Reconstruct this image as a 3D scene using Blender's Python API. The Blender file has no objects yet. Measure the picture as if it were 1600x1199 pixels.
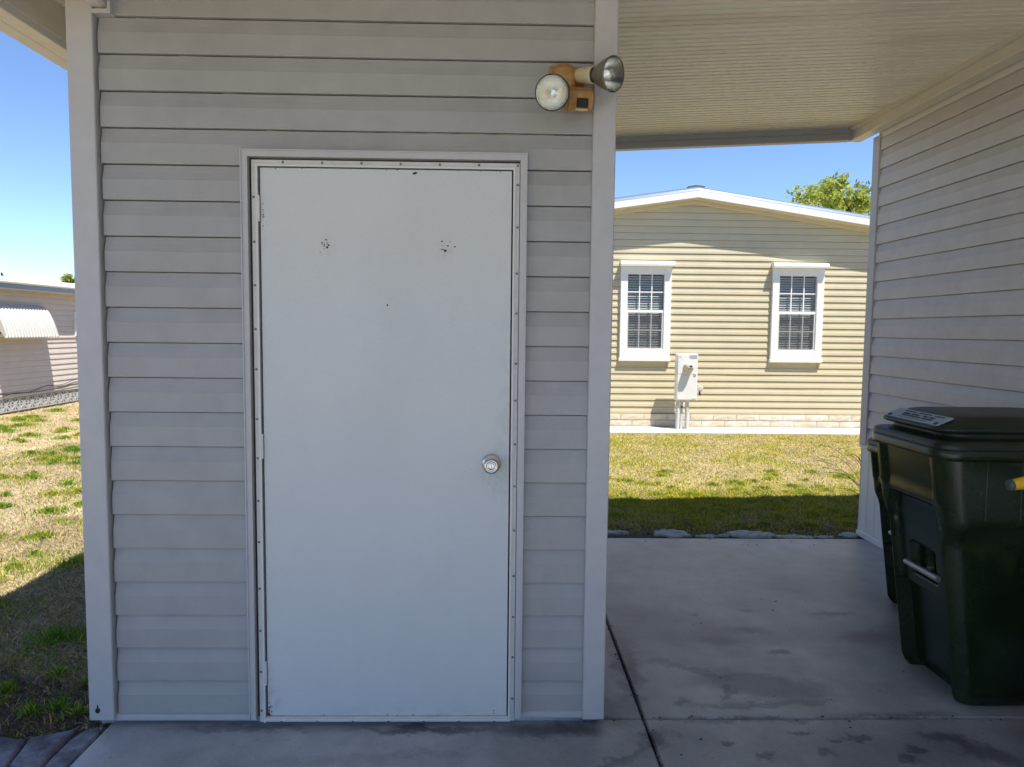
import bpy, math, random
import numpy as np
from mathutils import Vector, Matrix

random.seed(7)
rng = np.random.default_rng(11)
S = bpy.context.scene
C = S.collection

# ------------------------------------------------------------------ camera
def look_axes(pitch, roll, yaw):
    f = Vector((math.sin(yaw) * math.cos(pitch), math.cos(yaw) * math.cos(pitch), -math.sin(pitch)))
    rt = Vector((math.cos(yaw), -math.sin(yaw), 0.0))
    up = rt.cross(f)
    return (rt * math.cos(roll) + up * math.sin(roll), up * math.cos(roll) - rt * math.sin(roll), f)

cam_d = bpy.data.cameras.new("camera")
cam = bpy.data.objects.new("camera", cam_d)
C.objects.link(cam)
rt, up, fw = look_axes(0.0746, 0.0105, 0.0213)
m = Matrix((rt, up, -fw)).transposed().to_4x4()
m.translation = Vector((0, -2.54, 1.4406))
cam.matrix_world = m
cam_d.sensor_width = 36.0
cam_d.lens = 25.407
cam_d.clip_start = 0.05
cam_d.clip_end = 2000
S.camera = cam

# ------------------------------------------------------------------ world, sun, exposure
TO_SUN = Vector((0.32, -0.34, 1.0)).normalized()
w = bpy.data.worlds.new("World")
S.world = w
w.use_nodes = True
wn = w.node_tree
for n in list(wn.nodes):
    wn.nodes.remove(n)
sky = wn.nodes.new("ShaderNodeTexSky")
sky.sky_type = 'NISHITA'
sky.sun_disc = False
sky.sun_elevation = math.asin(TO_SUN.z)
sky.sun_rotation = math.atan2(TO_SUN.x, TO_SUN.y)
sky.altitude = 10
sky.air_density = 0.58
sky.dust_density = 0.0
sky.ozone_density = 4.5
bg = wn.nodes.new("ShaderNodeBackground")
bg.inputs[1].default_value = 0.115
wo = wn.nodes.new("ShaderNodeOutputWorld")
wn.links.new(sky.outputs[0], bg.inputs[0])
wn.links.new(bg.outputs[0], wo.inputs[0])
sd = bpy.data.lights.new("sun", 'SUN')
sd.energy = 3.8
sd.angle = math.radians(0.53)
sd.color = (1.0, 0.95, 0.86)
sun = bpy.data.objects.new("sun", sd)
sun.rotation_euler = TO_SUN.to_track_quat('Z', 'Y').to_euler()
sun.location = (20, -22, 60)
C.objects.link(sun)
S.view_settings.view_transform = 'Standard'
S.view_settings.look = 'None'
S.view_settings.exposure = 1.2
S.view_settings.gamma = 1.0
S.view_settings.use_curve_mapping = False
S.cycles.max_bounces = 10
S.cycles.diffuse_bounces = 6
S.cycles.transparent_max_bounces = 12

# ------------------------------------------------------------------ materials
def mat(name, color, rough=0.6, var=0.0, vscale=6.0, bump=0.0, bscale=200.0, metal=0.0, spec=0.5,
        color2=None, c2scale=2.0, c2lo=0.45, c2hi=0.7, stretch=(1, 1, 1), trans=0.0, attr=None):
    m = bpy.data.materials.new(name)
    m.use_nodes = True
    nt = m.node_tree
    L = nt.links.new
    b = nt.nodes["Principled BSDF"]
    b.inputs["Roughness"].default_value = rough
    b.inputs["Metallic"].default_value = metal
    b.inputs["Specular IOR Level"].default_value = spec
    geo = nt.nodes.new("ShaderNodeNewGeometry")
    mp = nt.nodes.new("ShaderNodeMapping")
    mp.inputs["Scale"].default_value = stretch
    L(geo.outputs["Position"], mp.inputs[0])
    if attr:
        at = nt.nodes.new("ShaderNodeAttribute")
        at.attribute_name = attr
        cur = at.outputs["Color"]
    else:
        rgb = nt.nodes.new("ShaderNodeRGB")
        rgb.outputs[0].default_value = (*color, 1)
        cur = rgb.outputs[0]
    if color2 is not None:
        n2 = nt.nodes.new("ShaderNodeTexNoise")
        n2.inputs["Scale"].default_value = c2scale
        n2.inputs["Detail"].default_value = 6
        L(mp.outputs[0], n2.inputs["Vector"])
        r2 = nt.nodes.new("ShaderNodeMapRange")
        r2.inputs[1].default_value = c2lo
        r2.inputs[2].default_value = c2hi
        L(n2.outputs[0], r2.inputs[0])
        mx = nt.nodes.new("ShaderNodeMixRGB")
        mx.inputs[2].default_value = (*color2, 1)
        L(r2.outputs[0], mx.inputs[0])
        L(cur, mx.inputs[1])
        cur = mx.outputs[0]
    if var > 0:
        n1 = nt.nodes.new("ShaderNodeTexNoise")
        n1.inputs["Scale"].default_value = vscale
        n1.inputs["Detail"].default_value = 8
        n1.inputs["Roughness"].default_value = 0.65
        L(mp.outputs[0], n1.inputs["Vector"])
        r1 = nt.nodes.new("ShaderNodeMapRange")
        r1.inputs[1].default_value = 0.3
        r1.inputs[2].default_value = 0.7
        r1.inputs[3].default_value = 1 - var
        r1.inputs[4].default_value = 1 + var
        L(n1.outputs[0], r1.inputs[0])
        vm = nt.nodes.new("ShaderNodeVectorMath")
        vm.operation = 'SCALE'
        L(cur, vm.inputs[0])
        L(r1.outputs[0], vm.inputs["Scale"])
        cur = vm.outputs[0]
    L(cur, b.inputs["Base Color"])
    if bump > 0:
        nb = nt.nodes.new("ShaderNodeTexNoise")
        nb.inputs["Scale"].default_value = bscale
        nb.inputs["Detail"].default_value = 4
        L(mp.outputs[0], nb.inputs["Vector"])
        bp = nt.nodes.new("ShaderNodeBump")
        bp.inputs["Strength"].default_value = bump
        bp.inputs["Distance"].default_value = 0.004
        L(nb.outputs[0], bp.inputs["Height"])
        L(bp.outputs[0], b.inputs["Normal"])
    if trans > 0:
        out = nt.nodes["Material Output"]
        tr = nt.nodes.new("ShaderNodeBsdfTranslucent")
        L(cur, tr.inputs[0])
        ms = nt.nodes.new("ShaderNodeMixShader")
        ms.inputs[0].default_value = trans
        L(b.outputs[0], ms.inputs[1])
        L(tr.outputs[0], ms.inputs[2])
        L(ms.outputs[0], out.inputs[0])
    return m

M = {}
M['siding'] = mat('taupe_vinyl', (0.375, 0.37, 0.362), 0.5, 0.07, 9, 0.18, 260, color2=(0.33, 0.32, 0.315), c2scale=1.6, c2lo=.5, c2hi=.8)
M['siding_home'] = mat('mauve_grey_vinyl', (0.57, 0.545, 0.535), 0.5, 0.07, 9, 0.18, 260)
M['trim'] = mat('grey_trim', (0.50, 0.492, 0.492), 0.45, 0.05, 14, 0.06, 160)
M['white'] = mat('white_aluminium', (0.70, 0.69, 0.67), 0.45, 0.05, 12, 0.03, 120)
M['door'] = mat('door_paint', (0.63, 0.65, 0.65), 0.42, 0.02, 3.5, 0.5, 330, color2=(0.585, 0.605, 0.605), c2scale=2.2, c2lo=.48, c2hi=.78, stretch=(1.0, 1.0, 0.55))
def door_grime():
    nt = M['door'].node_tree; L = nt.links.new; N = nt.nodes.new
    b = nt.nodes['Principled BSDF']
    src = b.inputs['Base Color'].links[0].from_socket
    geo = N('ShaderNodeNewGeometry')
    def spot(x, z, rx, rz, amt, scale):
        mp = N('ShaderNodeMapping'); mp.vector_type = 'TEXTURE'
        mp.inputs['Location'].default_value = (x, 0, z); mp.inputs['Scale'].default_value = (rx, 1e4, rz)
        L(geo.outputs['Position'], mp.inputs[0])
        le = N('ShaderNodeVectorMath'); le.operation = 'LENGTH'; L(mp.outputs[0], le.inputs[0])
        r = N('ShaderNodeMapRange'); r.interpolation_type = 'SMOOTHSTEP'
        r.inputs[1].default_value, r.inputs[2].default_value, r.inputs[3].default_value, r.inputs[4].default_value = 0.1, 1.0, amt, 0
        L(le.outputs['Value'], r.inputs[0])
        n = N('ShaderNodeTexNoise'); n.inputs['Scale'].default_value = scale; n.inputs['Detail'].default_value = 6
        L(geo.outputs['Position'], n.inputs['Vector'])
        q = N('ShaderNodeMapRange'); q.inputs[1].default_value, q.inputs[2].default_value = .40, .68
        L(n.outputs[0], q.inputs[0])
        mu = N('ShaderNodeMath'); mu.operation = 'MULTIPLY'; L(r.outputs[0], mu.inputs[0]); L(q.outputs[0], mu.inputs[1])
        return mu.outputs[0]
    for args in ((.03, .97, .08, .30, .26, 26), (-.01, .91, .10, .09, .26, 60), (.04, 1.25, .05, .5, .2, 22), (-.80, .10, .05, .10, .4, 40),
                 (-.3, .05, .6, .05, .14, 30), (-.15, 1.48, .03, .10, .12, 60), (-.58, 1.71, .04, .06, .2, 50), (-.18, 1.71, .04, .06, .2, 50)):
        mx = N('ShaderNodeMixRGB'); mx.inputs[2].default_value = (.33, .31, .27, 1)
        L(spot(*args), mx.inputs[0]); L(src, mx.inputs[1]); src = mx.outputs[0]
    L(src, b.inputs['Base Color'])
door_grime()
M['frame'] = mat('frame_paint', (0.62, 0.61, 0.58), 0.5, 0.08, 20, 0.05, 150)
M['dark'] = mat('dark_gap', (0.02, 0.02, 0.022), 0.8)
M['steel'] = mat('stainless', (0.62, 0.60, 0.57), 0.22, 0.05, 60, metal=1.0)
M['screw'] = mat('screw_zinc', (0.20, 0.19, 0.18), 0.45, 0.2, 80, metal=0.8)
M['rust'] = mat('rust_mark', (0.16, 0.08, 0.035), 0.9, 0.3, 90)
M['ceiling'] = mat('ceiling_enamel', (0.84, 0.80, 0.685), 0.38, 0.05, 4, color2=(0.68, 0.61, 0.50), c2scale=1.2, c2lo=.52, c2hi=.75, stretch=(0.6, 6, 1))
M['deck'] = mat('groove_shade_deck', (0.16, 0.145, 0.12), 0.8, 0.2, 12)  # dark base colour stands in for shade in the gaps between strips
M['shaded_beam'] = mat('shaded_beam_enamel', (0.36, 0.375, 0.41), 0.4, 0.06, 10)  # beam enamel darkened and blued for the cool shade on the rear beam
M['beam'] = mat('beam_enamel', (0.68, 0.645, 0.57), 0.4, 0.05, 10)
M['tan_siding'] = mat('khaki_vinyl', (0.535, 0.47, 0.315), 0.55, 0.06, 3)
M['tan_trim'] = mat('khaki_trim', (0.62, 0.55, 0.40), 0.5, 0.05, 8)
M['white_vinyl'] = mat('white_vinyl', (0.80, 0.80, 0.79), 0.45, 0.03, 10)
M['roof_metal'] = mat('pale_blue_metal', (0.17, 0.215, 0.28), 0.3, 0.06, 5, metal=0.2)
M['shingle'] = mat('grey_shingle', (0.12, 0.12, 0.125), 0.9, 0.3, 12)
M['blind'] = mat('blind_slat', (0.70, 0.70, 0.68), 0.6)
M['room'] = mat('dim_room', (0.05, 0.055, 0.06), 0.9)
M['brick'] = mat('cream_split_brick', (0.60, 0.52, 0.40), 0.9, 0.10, 22, 0.5, 60, color2=(0.72, 0.66, 0.56), c2scale=5, c2lo=.45, c2hi=.65)
M['mortar'] = mat('mortar', (0.36, 0.30, 0.23), 0.95, 0.1, 20)
M['apron'] = mat('pale_concrete', (0.46, 0.43, 0.37), 0.9, 0.12, 5, 0.3, 80)
M['meter'] = mat('meter_enamel', (0.72, 0.72, 0.71), 0.4, 0.05, 12)
M['meter_grey'] = mat('meter_label', (0.33, 0.36, 0.40), 0.6, 0.1, 60)
M['conduit'] = mat('grey_conduit', (0.52, 0.53, 0.54), 0.5, 0.06, 12)
M['rim_cream'] = mat('meter_ring', (0.50, 0.48, 0.38), 0.35, 0.06, 30)
M['left_siding'] = mat('pinkish_beige_metal', (0.55, 0.485, 0.44), 0.55, 0.05, 4)
M['awning'] = mat('cream_awning', (0.46, 0.455, 0.425), 0.5, 0.06, 10)
M['block'] = mat('grey_screen_block', (0.40, 0.40, 0.39), 0.9, 0.12, 20)
M['cart'] = mat('green_poly', (0.012, 0.022, 0.008), 0.25, 0.25, 14, 0.12, 120, color2=(0.036, 0.042, 0.014), c2scale=3, c2lo=.5, c2hi=.75)
M['lid'] = mat('green_poly_lid', (0.008, 0.018, 0.009), 0.42, 0.25, 18, 0.12, 120, color2=(0.024, 0.035, 0.02), c2scale=6, c2lo=.5, c2hi=.8)
M['plate'] = mat('dusty_grey_plate', (0.34, 0.42, 0.47), 0.5, 0.15, 40)
M['ink'] = mat('dark_ink', (0.02, 0.03, 0.04), 0.7)
M['bar'] = mat('galvanised_bar', (0.45, 0.44, 0.41), 0.4, 0.15, 50, metal=0.6)
M['black'] = mat('black_plastic', (0.008, 0.008, 0.009), 0.6, 0.1, 30)
M['rubber'] = mat('black_rubber', (0.012, 0.012, 0.012), 0.85, 0.2, 30)
M['yellow'] = mat('yellow_plastic', (0.85, 0.47, 0.015), 0.4, 0.08, 30)
M['capgreen'] = mat('grey_green_cap', (0.055, 0.09, 0.075), 0.5, 0.1, 40)
M['tan_fix'] = mat('golden_tan_plastic', (0.34, 0.165, 0.035), 0.5, 0.25, 40, color2=(0.52, 0.31, 0.12), c2scale=22)
M['cream_fix'] = mat('cream_socket', (0.60, 0.53, 0.33), 0.5, 0.08, 30)
M['bulbback'] = mat('dusty_reflector', (0.20, 0.20, 0.16), 0.35, 0.2, 40, metal=0.4)
M['bowl'] = mat('reflector_bowl', (0.64, 0.65, 0.63), 0.10, 0.2, 60, 0.3, 110, metal=1.0)
M['bark'] = mat('bark', (0.10, 0.075, 0.055), 0.95, 0.3, 25, 0.6, 60)
M['leaf'] = mat('leaf', (0.1, 0.1, 0.02), 0.6, spec=0.3, attr='Col', trans=0.6)
M['blade'] = mat('grass_blade', (0.1, 0.1, 0.02), 0.65, spec=0.2, attr='Col', trans=0.3)
M['frond'] = mat('dry_frond', (0.12, 0.12, 0.05), 0.7, 0.3, 30, trans=0.2)
M['lawn'] = mat('lawn_ground', (0.3, 0.25, 0.15), 0.95, 0.42, 55, 0.9, 150, attr='Col', spec=0.1)
M['paver'] = mat('slate_paver', (0.23, 0.225, 0.245), 0.85, 0.4, 30, 1.0, 90, color2=(0.115, 0.105, 0.125), c2scale=7, c2lo=.45, c2hi=.65)
M['sand'] = mat('dark_soil', (0.05, 0.042, 0.035), 0.95, 0.4, 60, 0.8, 120)
M['bounce_slab'] = mat('pale_bounce_concrete', (0.56, 0.53, 0.47), 0.85, 0.12, 4, 0.3, 120)  # unseen panels behind the camera, made pale to bounce light to the ceiling
M['stone'] = mat('rough_concrete', (0.46, 0.47, 0.43), 0.95, 0.3, 45, 1.0, 140, color2=(0.25, 0.26, 0.22), c2scale=30)
M['cable'] = mat('black_cable', (0.03, 0.03, 0.03), 0.6)

def glass_mat(name, tint, ior=1.5, rough=.02, bump=0.0, bscale=300, add=0.0):
    m = bpy.data.materials.new(name)
    m.use_nodes = True
    nt = m.node_tree
    nt.nodes.remove(nt.nodes["Principled BSDF"])
    out = nt.nodes["Material Output"]
    lw = nt.nodes.new("ShaderNodeLayerWeight")   # facing is the same from both sides of the sheet
    lw.inputs[0].default_value = .5
    pw_ = nt.nodes.new("ShaderNodeMath"); pw_.operation = 'POWER'; pw_.inputs[1].default_value = 4.0
    nt.links.new(lw.outputs["Facing"], pw_.inputs[0])
    ad = nt.nodes.new("ShaderNodeMath"); ad.operation = 'MULTIPLY_ADD'
    ad.inputs[1].default_value = .6
    ad.inputs[2].default_value = .03 + add
    nt.links.new(pw_.outputs[0], ad.inputs[0])
    gl = nt.nodes.new("ShaderNodeBsdfGlossy")
    gl.inputs["Roughness"].default_value = rough
    tr = nt.nodes.new("ShaderNodeBsdfTransparent")
    tr.inputs[0].default_value = (*tint, 1)
    ms = nt.nodes.new("ShaderNodeMixShader")
    nt.links.new(ad.outputs[0], ms.inputs[0])
    nt.links.new(tr.outputs[0], ms.inputs[1])
    nt.links.new(gl.outputs[0], ms.inputs[2])
    if bump:
        vo = nt.nodes.new("ShaderNodeTexVoronoi")
        vo.inputs["Scale"].default_value = bscale
        bp = nt.nodes.new("ShaderNodeBump")
        bp.inputs["Strength"].default_value = bump
        bp.inputs["Distance"].default_value = .002
        ge = nt.nodes.new("ShaderNodeNewGeometry")
        nt.links.new(ge.outputs["Position"], vo.inputs["Vector"])
        nt.links.new(vo.outputs[0], bp.inputs["Height"])
        nt.links.new(bp.outputs[0], gl.inputs["Normal"])
    nt.links.new(ms.outputs[0], out.inputs[0])
    return m
M['glass'] = glass_mat('window_glass', (.90, .925, .93), 1.5, add=.05)
M['lens'] = glass_mat('pressed_glass', (.95, .96, .93), 1.5, .18, .8, 330, .06)

def screen_mat():
    m = bpy.data.materials.new('insect_screen')
    m.use_nodes = True
    nt = m.node_tree
    b = nt.nodes["Principled BSDF"]
    b.inputs["Base Color"].default_value = (0.10, 0.10, 0.105, 1)
    b.inputs["Roughness"].default_value = 0.8
    out = nt.nodes["Material Output"]
    tr = nt.nodes.new("ShaderNodeBsdfTransparent")
    ms = nt.nodes.new("ShaderNodeMixShader")
    ms.inputs[0].default_value = 0.22
    nt.links.new(tr.outputs[0], ms.inputs[1])
    nt.links.new(b.outputs[0], ms.inputs[2])
    nt.links.new(ms.outputs[0], out.inputs[0])
    return m
M['screen'] = screen_mat()

def concrete_mat():
    """grey slab with worn, dirty and oily patches, and a wide darkening for the dim front"""
    m = bpy.data.materials.new('slab_concrete')
    m.use_nodes = True
    nt = m.node_tree
    L = nt.links.new
    N = nt.nodes.new
    b = nt.nodes["Principled BSDF"]
    b.inputs["Roughness"].default_value = 0.38
    b.inputs["Specular IOR Level"].default_value = 0.5
    geo = N("ShaderNodeNewGeometry")
    P = geo.outputs["Position"]
    def noise(scale, detail=8, rough=.6, vec=P):
        n = N("ShaderNodeTexNoise")
        n.inputs["Scale"].default_value = scale
        n.inputs["Detail"].default_value = detail
        n.inputs["Roughness"].default_value = rough
        L(vec, n.inputs["Vector"])
        return n
    def rng_(v, a, b_, c, d, smooth=False):
        r = N("ShaderNodeMapRange")
        if smooth:
            r.interpolation_type = 'SMOOTHSTEP'
        r.inputs[1].default_value, r.inputs[2].default_value = a, b_
        r.inputs[3].default_value, r.inputs[4].default_value = c, d
        L(v, r.inputs[0])
        return r.outputs[0]
    def mul(a, b_):
        q = N("ShaderNodeMath"); q.operation = 'MULTIPLY'
        L(a, q.inputs[0]); L(b_, q.inputs[1])
        return q.outputs[0]
    big = rng_(noise(1.1, 5).outputs[0], .35, .7, 1.14, .70)
    mid = rng_(noise(5.5, 8, .7).outputs[0], .3, .72, 1.18, .76)
    fine = rng_(noise(120, 4, .8).outputs[0], .3, .7, .86, 1.12)
    pits = rng_(noise(38, 3, .5).outputs[0], .66, .74, 1.0, .72)
    val = mul(mul(big, mid), mul(fine, pits))
    # distorted position for stain outlines
    wn_ = noise(7, 7, .72)
    off = N("ShaderNodeVectorMath"); off.operation = 'MULTIPLY_ADD'
    L(wn_.outputs["Color"], off.inputs[0])
    off.inputs[1].default_value = (.26, .20, 0)
    sub = N("ShaderNodeVectorMath"); sub.operation = 'SUBTRACT'
    L(P, sub.inputs[0]); sub.inputs[1].default_value = (.13, .10, 0)
    L(sub.outputs[0], off.inputs[2])
    Q = off.outputs[0]
    def stain(x, y, rx, ry, rot, depth, edge=.55):
        mp = N("ShaderNodeMapping")
        mp.vector_type = 'TEXTURE'
        mp.inputs["Location"].default_value = (x, y, 0)
        mp.inputs["Rotation"].default_value = (0, 0, rot)
        mp.inputs["Scale"].default_value = (rx, ry, 1)
        L(Q, mp.inputs[0])
        ln = N("ShaderNodeVectorMath"); ln.operation = 'MULTIPLY'
        L(mp.outputs[0], ln.inputs[0]); ln.inputs[1].default_value = (1, 1, 0)
        le = N("ShaderNodeVectorMath"); le.operation = 'LENGTH'
        L(ln.outputs[0], le.inputs[0])
        return rng_(le.outputs["Value"], edge * .65, 1.06, 1 - min(.75, depth * 1.15), 1.0, True)
    grey = [(1.10, .30, .34, .13, -.25, .42, .75), (.83, .44, .26, .04, -.45, .34, .6), (1.05, .15, .38, .035, .05, .35, .6),
            (1.28, .59, .06, .045, 0, .5, .7), (.40, .10, .2, .16, 0, .45, .3), (.57, .45, .07, .5, -.08, .5, .25),
            (.57, -.09, .08, .06, .3, .7, .3), (.42, -.21, .28, .03, .75, .38, .5), (.83, -.13, .045, .03, 0, .5, .6),
            (.93, -.2, .04, .03, 0, .45, .6), (1.1, -.07, .05, .025, 0, .5, .6), (1.15, -.18, .05, .03, .2, .42, .6),
            (1.29, -.085, .06, .03, .2, .5, .6), (1.47, -.155, .05, .04, 0, .5, .6), (1.42, -.222, .05, .035, 0, .5, .6),
            (1.22, -.11, .03, .02, 0, .5, .6), (1.62, -.10, .14, .05, -.5, .5, .3), (1.72, -.2, .2, .08, -.4, .45, .3),
            (.93, .24, .03, .11, -.3, .4, .5), (-.25, -.03, .34, .035, 0, .55, .3), (.22, -.04, .25, .06, 0, .55, .4),
            (1.5, .06, .35, .03, 0, .35, .3), (.95, .03, .5, .03, 0, .4, .3), (-.9, -.02, .4, .03, 0, .35, .3),
            (1.35, .78, .95, .16, 0, .22, .2), (.75, 1.0, .3, .3, 0, .18, .2), (1.85, .55, .4, .5, .4, .25, .2),
            (-.45, -.2, .5, .05, .1, .18, .3), (.73, .16, .05, .03, .5, .4, .6), (1.3, -.18, 1.7, .30, 0, .22, .2), (.5, .1, .3, .9, 0, .2, .2)]  # widest patch darkens the front for dirt and dim light together
    for s in grey:
        val = mul(val, stain(*s))
    tone = N("ShaderNodeRGB"); tone.outputs[0].default_value = (.42, .43, .435, 1)
    cr = N("ShaderNodeVectorMath"); cr.operation = 'SCALE'
    L(tone.outputs[0], cr.inputs[0]); L(val, cr.inputs["Scale"])
    cur = cr.outputs[0]
    rust = [(1.02, 1.03, .035, .03, 0, .55, .3), (1.33, 1.08, .07, .05, 0, .4, .3), (1.74, 1.05, .17, .04, .1, .5, .3),
            (1.23, .84, .14, .07, 0, .45, .2), (1.74, .76, .2, .09, .2, .4, .2), (1.04, .73, .16, .06, 0, .35, .2),
            (.53, .73, .06, .12, 0, .4, .2)]
    for s in rust:
        v = stain(*s)
        mx = N("ShaderNodeMixRGB"); mx.blend_type = 'MIX'
        mx.inputs[1].default_value = (.085, .062, .042, 1)
        L(v, mx.inputs[0]); L(cur, mx.inputs[2])
        cur = mx.outputs[0]
    L(cur, b.inputs["Base Color"])
    bp = N("ShaderNodeBump")
    bp.inputs["Strength"].default_value = .35
    bp.inputs["Distance"].default_value = .003
    L(noise(160, 5, .7).outputs[0], bp.inputs["Height"])
    L(bp.outputs[0], b.inputs["Normal"])
    return m
M['slab'] = concrete_mat()

# ------------------------------------------------------------------ mesh helpers
ORG = {}
def origin(o):
    return ORG.get(o.name, Vector((0, 0, 0)))

class MB:
    def __init__(self):
        self.v, self.f, self.s = [], [], []
    def add(self, verts, faces, smooth=False):
        k = len(self.v)
        self.v += [tuple(p) for p in verts]
        self.f += [tuple(i + k for i in f) for f in faces]
        self.s += [smooth] * len(faces)
        return self
    def box(self, x0, x1, y0, y1, z0, z1, bev=0.0):
        if bev <= 0:
            v = [(x, y, z) for z in (z0, z1) for y in (y0, y1) for x in (x0, x1)]
            f = [(0, 2, 3, 1), (4, 5, 7, 6), (0, 1, 5, 4), (1, 3, 7, 5), (3, 2, 6, 7), (2, 0, 4, 6)]
            return self.add(v, f)
        # chamfered box: each corner is cut into three points
        lo, hi = (x0, y0, z0), (x1, y1, z1)
        v, ix = [], {}
        for cx in (0, 1):
            for cy in (0, 1):
                for cz in (0, 1):
                    c = [(hi if q else lo)[a] for a, q in enumerate((cx, cy, cz))]
                    sgn = [(-1 if q else 1) for q in (cx, cy, cz)]
                    for a in range(3):     # point on face normal to a
                        p = [c[i] + (0 if i == a else sgn[i] * bev) for i in range(3)]
                        ix[(cx, cy, cz, a)] = len(v); v.append(p)
        f = []
        for a in range(3):
            b_, c_ = [i for i in range(3) if i != a]
            for s in (0, 1):
                q = []
                for (u, t) in ((0, 0), (1, 0), (1, 1), (0, 1)):
                    k = [0, 0, 0]; k[a] = s; k[b_] = u; k[c_] = t
                    q.append(ix[(*k, a)])
                f.append(q)
        for a in range(3):                  # edges along a
            b_, c_ = [i for i in range(3) if i != a]
            for u in (0, 1):
                for t in (0, 1):
                    k0 = [0, 0, 0]; k1 = [0, 0, 0]
                    k0[b_] = k1[b_] = u; k0[c_] = k1[c_] = t; k1[a] = 1
                    f.append([ix[(*k0, b_)], ix[(*k1, b_)], ix[(*k1, c_)], ix[(*k0, c_)]])
        for cx in (0, 1):
            for cy in (0, 1):
                for cz in (0, 1):
                    f.append([ix[(cx, cy, cz, a)] for a in range(3)])
        return self.add(v, f)
    def prism(self, poly, axis, a0, a1, smooth=False):
        """poly: 2D points in the other two axes (in order), extruded along axis a0..a1"""
        n = len(poly)
        def pt(p, a):
            q = list(p); q.insert(axis, a); return q
        v = [pt(p, a0) for p in poly] + [pt(p, a1) for p in poly]
        f = [tuple(range(n))[::-1], tuple(range(n, 2 * n))]
        self.add(v, f)
        k = len(self.v) - 2 * n
        for i in range(n):
            j = (i + 1) % n
            self.f.append((k + i, k + j, k + n + j, k + n + i)); self.s.append(smooth)
        return self
    def lathe(self, prof, org, d, seg=28, smooth=True, cap0=True, cap1=True):
        """prof: (t along d, radius)"""
        d = Vector(d).normalized()
        a = d.orthogonal().normalized(); b = d.cross(a)
        v = []
        for t, r in prof:
            for i in range(seg):
                an = 2 * math.pi * i / seg
                v.append(Vector(org) + d * t + (a * math.cos(an) + b * math.sin(an)) * r)
        f = []
        for k in range(len(prof) - 1):
            for i in range(seg):
                j = (i + 1) % seg
                f.append((k * seg + i, k * seg + j, (k + 1) * seg + j, (k + 1) * seg + i))
        self.add(v, f, smooth)
        if cap0:
            self.add([v[i] for i in range(seg)], [tuple(range(seg))[::-1]])
        m_ = (len(prof) - 1) * seg
        if cap1:
            self.add([v[m_ + i] for i in range(seg)], [tuple(range(seg))])
        return self
    def tube(self, pts, r, seg=10):
        pts = [Vector(p) for p in pts]
        v, n = [], len(pts)
        ref = None
        for i, p in enumerate(pts):
            d = (pts[min(i + 1, n - 1)] - pts[max(i - 1, 0)]).normalized()
            if ref is None:
                ref = d.orthogonal().normalized()
            a = (ref - d * ref.dot(d)).normalized(); b = d.cross(a); ref = a
            rr = r[i] if hasattr(r, '__len__') else r
            for k in range(seg):
                an = 2 * math.pi * k / seg
                v.append(p + (a * math.cos(an) + b * math.sin(an)) * rr)
        f = []
        for i in range(n - 1):
            for k in range(seg):
                j = (k + 1) % seg
                f.append((i * seg + k, i * seg + j, (i + 1) * seg + j, (i + 1) * seg + k))
        self.add(v, f, True)
        self.add(v[:seg], [tuple(range(seg))[::-1]])
        self.add(v[-seg:], [tuple(range(seg))])
        return self
    def loft(self, rings, smooth=True, cap=True):
        n = len(rings[0]); v = [p for r in rings for p in r]; f = []
        for k in range(len(rings) - 1):
            for i in range(n):
                j = (i + 1) % n
                f.append((k * n + i, k * n + j, (k + 1) * n + j, (k + 1) * n + i))
        self.add(v, f, smooth)
        if cap:
            self.add(rings[0], [tuple(range(n))[::-1]])
            self.add(rings[-1], [tuple(range(n))])
        return self
    def mesh(self, name, material, off=Vector((0, 0, 0)), fix=True):
        me = bpy.data.meshes.new(name)
        me.from_pydata([(p[0] - off[0], p[1] - off[1], p[2] - off[2]) for p in self.v], [], self.f)
        me.polygons.foreach_set('use_smooth', self.s)
        if fix:
            import bmesh
            bm = bmesh.new(); bm.from_mesh(me)
            bmesh.ops.recalc_face_normals(bm, faces=bm.faces)
            bm.to_mesh(me); bm.free()
        me.materials.append(material)
        return me
    def build(self, name, material, parent=None, fix=True, off=None):
        """verts are given in world coordinates"""
        org = origin(parent) if parent is not None else Vector(off or (0, 0, 0))
        o = bpy.data.objects.new(name, self.mesh(name, material, org, fix))
        C.objects.link(o)
        if parent is not None:
            o.parent = parent
        else:
            o.location = org
        ORG[o.name] = org.copy()
        return o

def empty(name, loc, label=None, cat=None, group=None):
    o = bpy.data.objects.new(name, None)
    o.empty_display_size = .2
    C.objects.link(o)
    o.location = loc
    ORG[o.name] = Vector(loc)
    tag(o, label, cat, group)
    return o
def tag(o, label=None, cat=None, group=None, kind=None):
    if label: o['label'] = label
    if cat: o['category'] = cat
    if group: o['group'] = group
    if kind: o['kind'] = kind
    return o
def place(name, me, parent, loc, rot=(0, 0, 0)):
    """a part from a shared mesh; loc in world coordinates"""
    o = bpy.data.objects.new(name, me)
    C.objects.link(o)
    org = origin(parent)
    o.parent = parent
    o.location = Vector(loc) - org
    o.rotation_euler = rot
    ORG[o.name] = org.copy()
    return o

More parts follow.
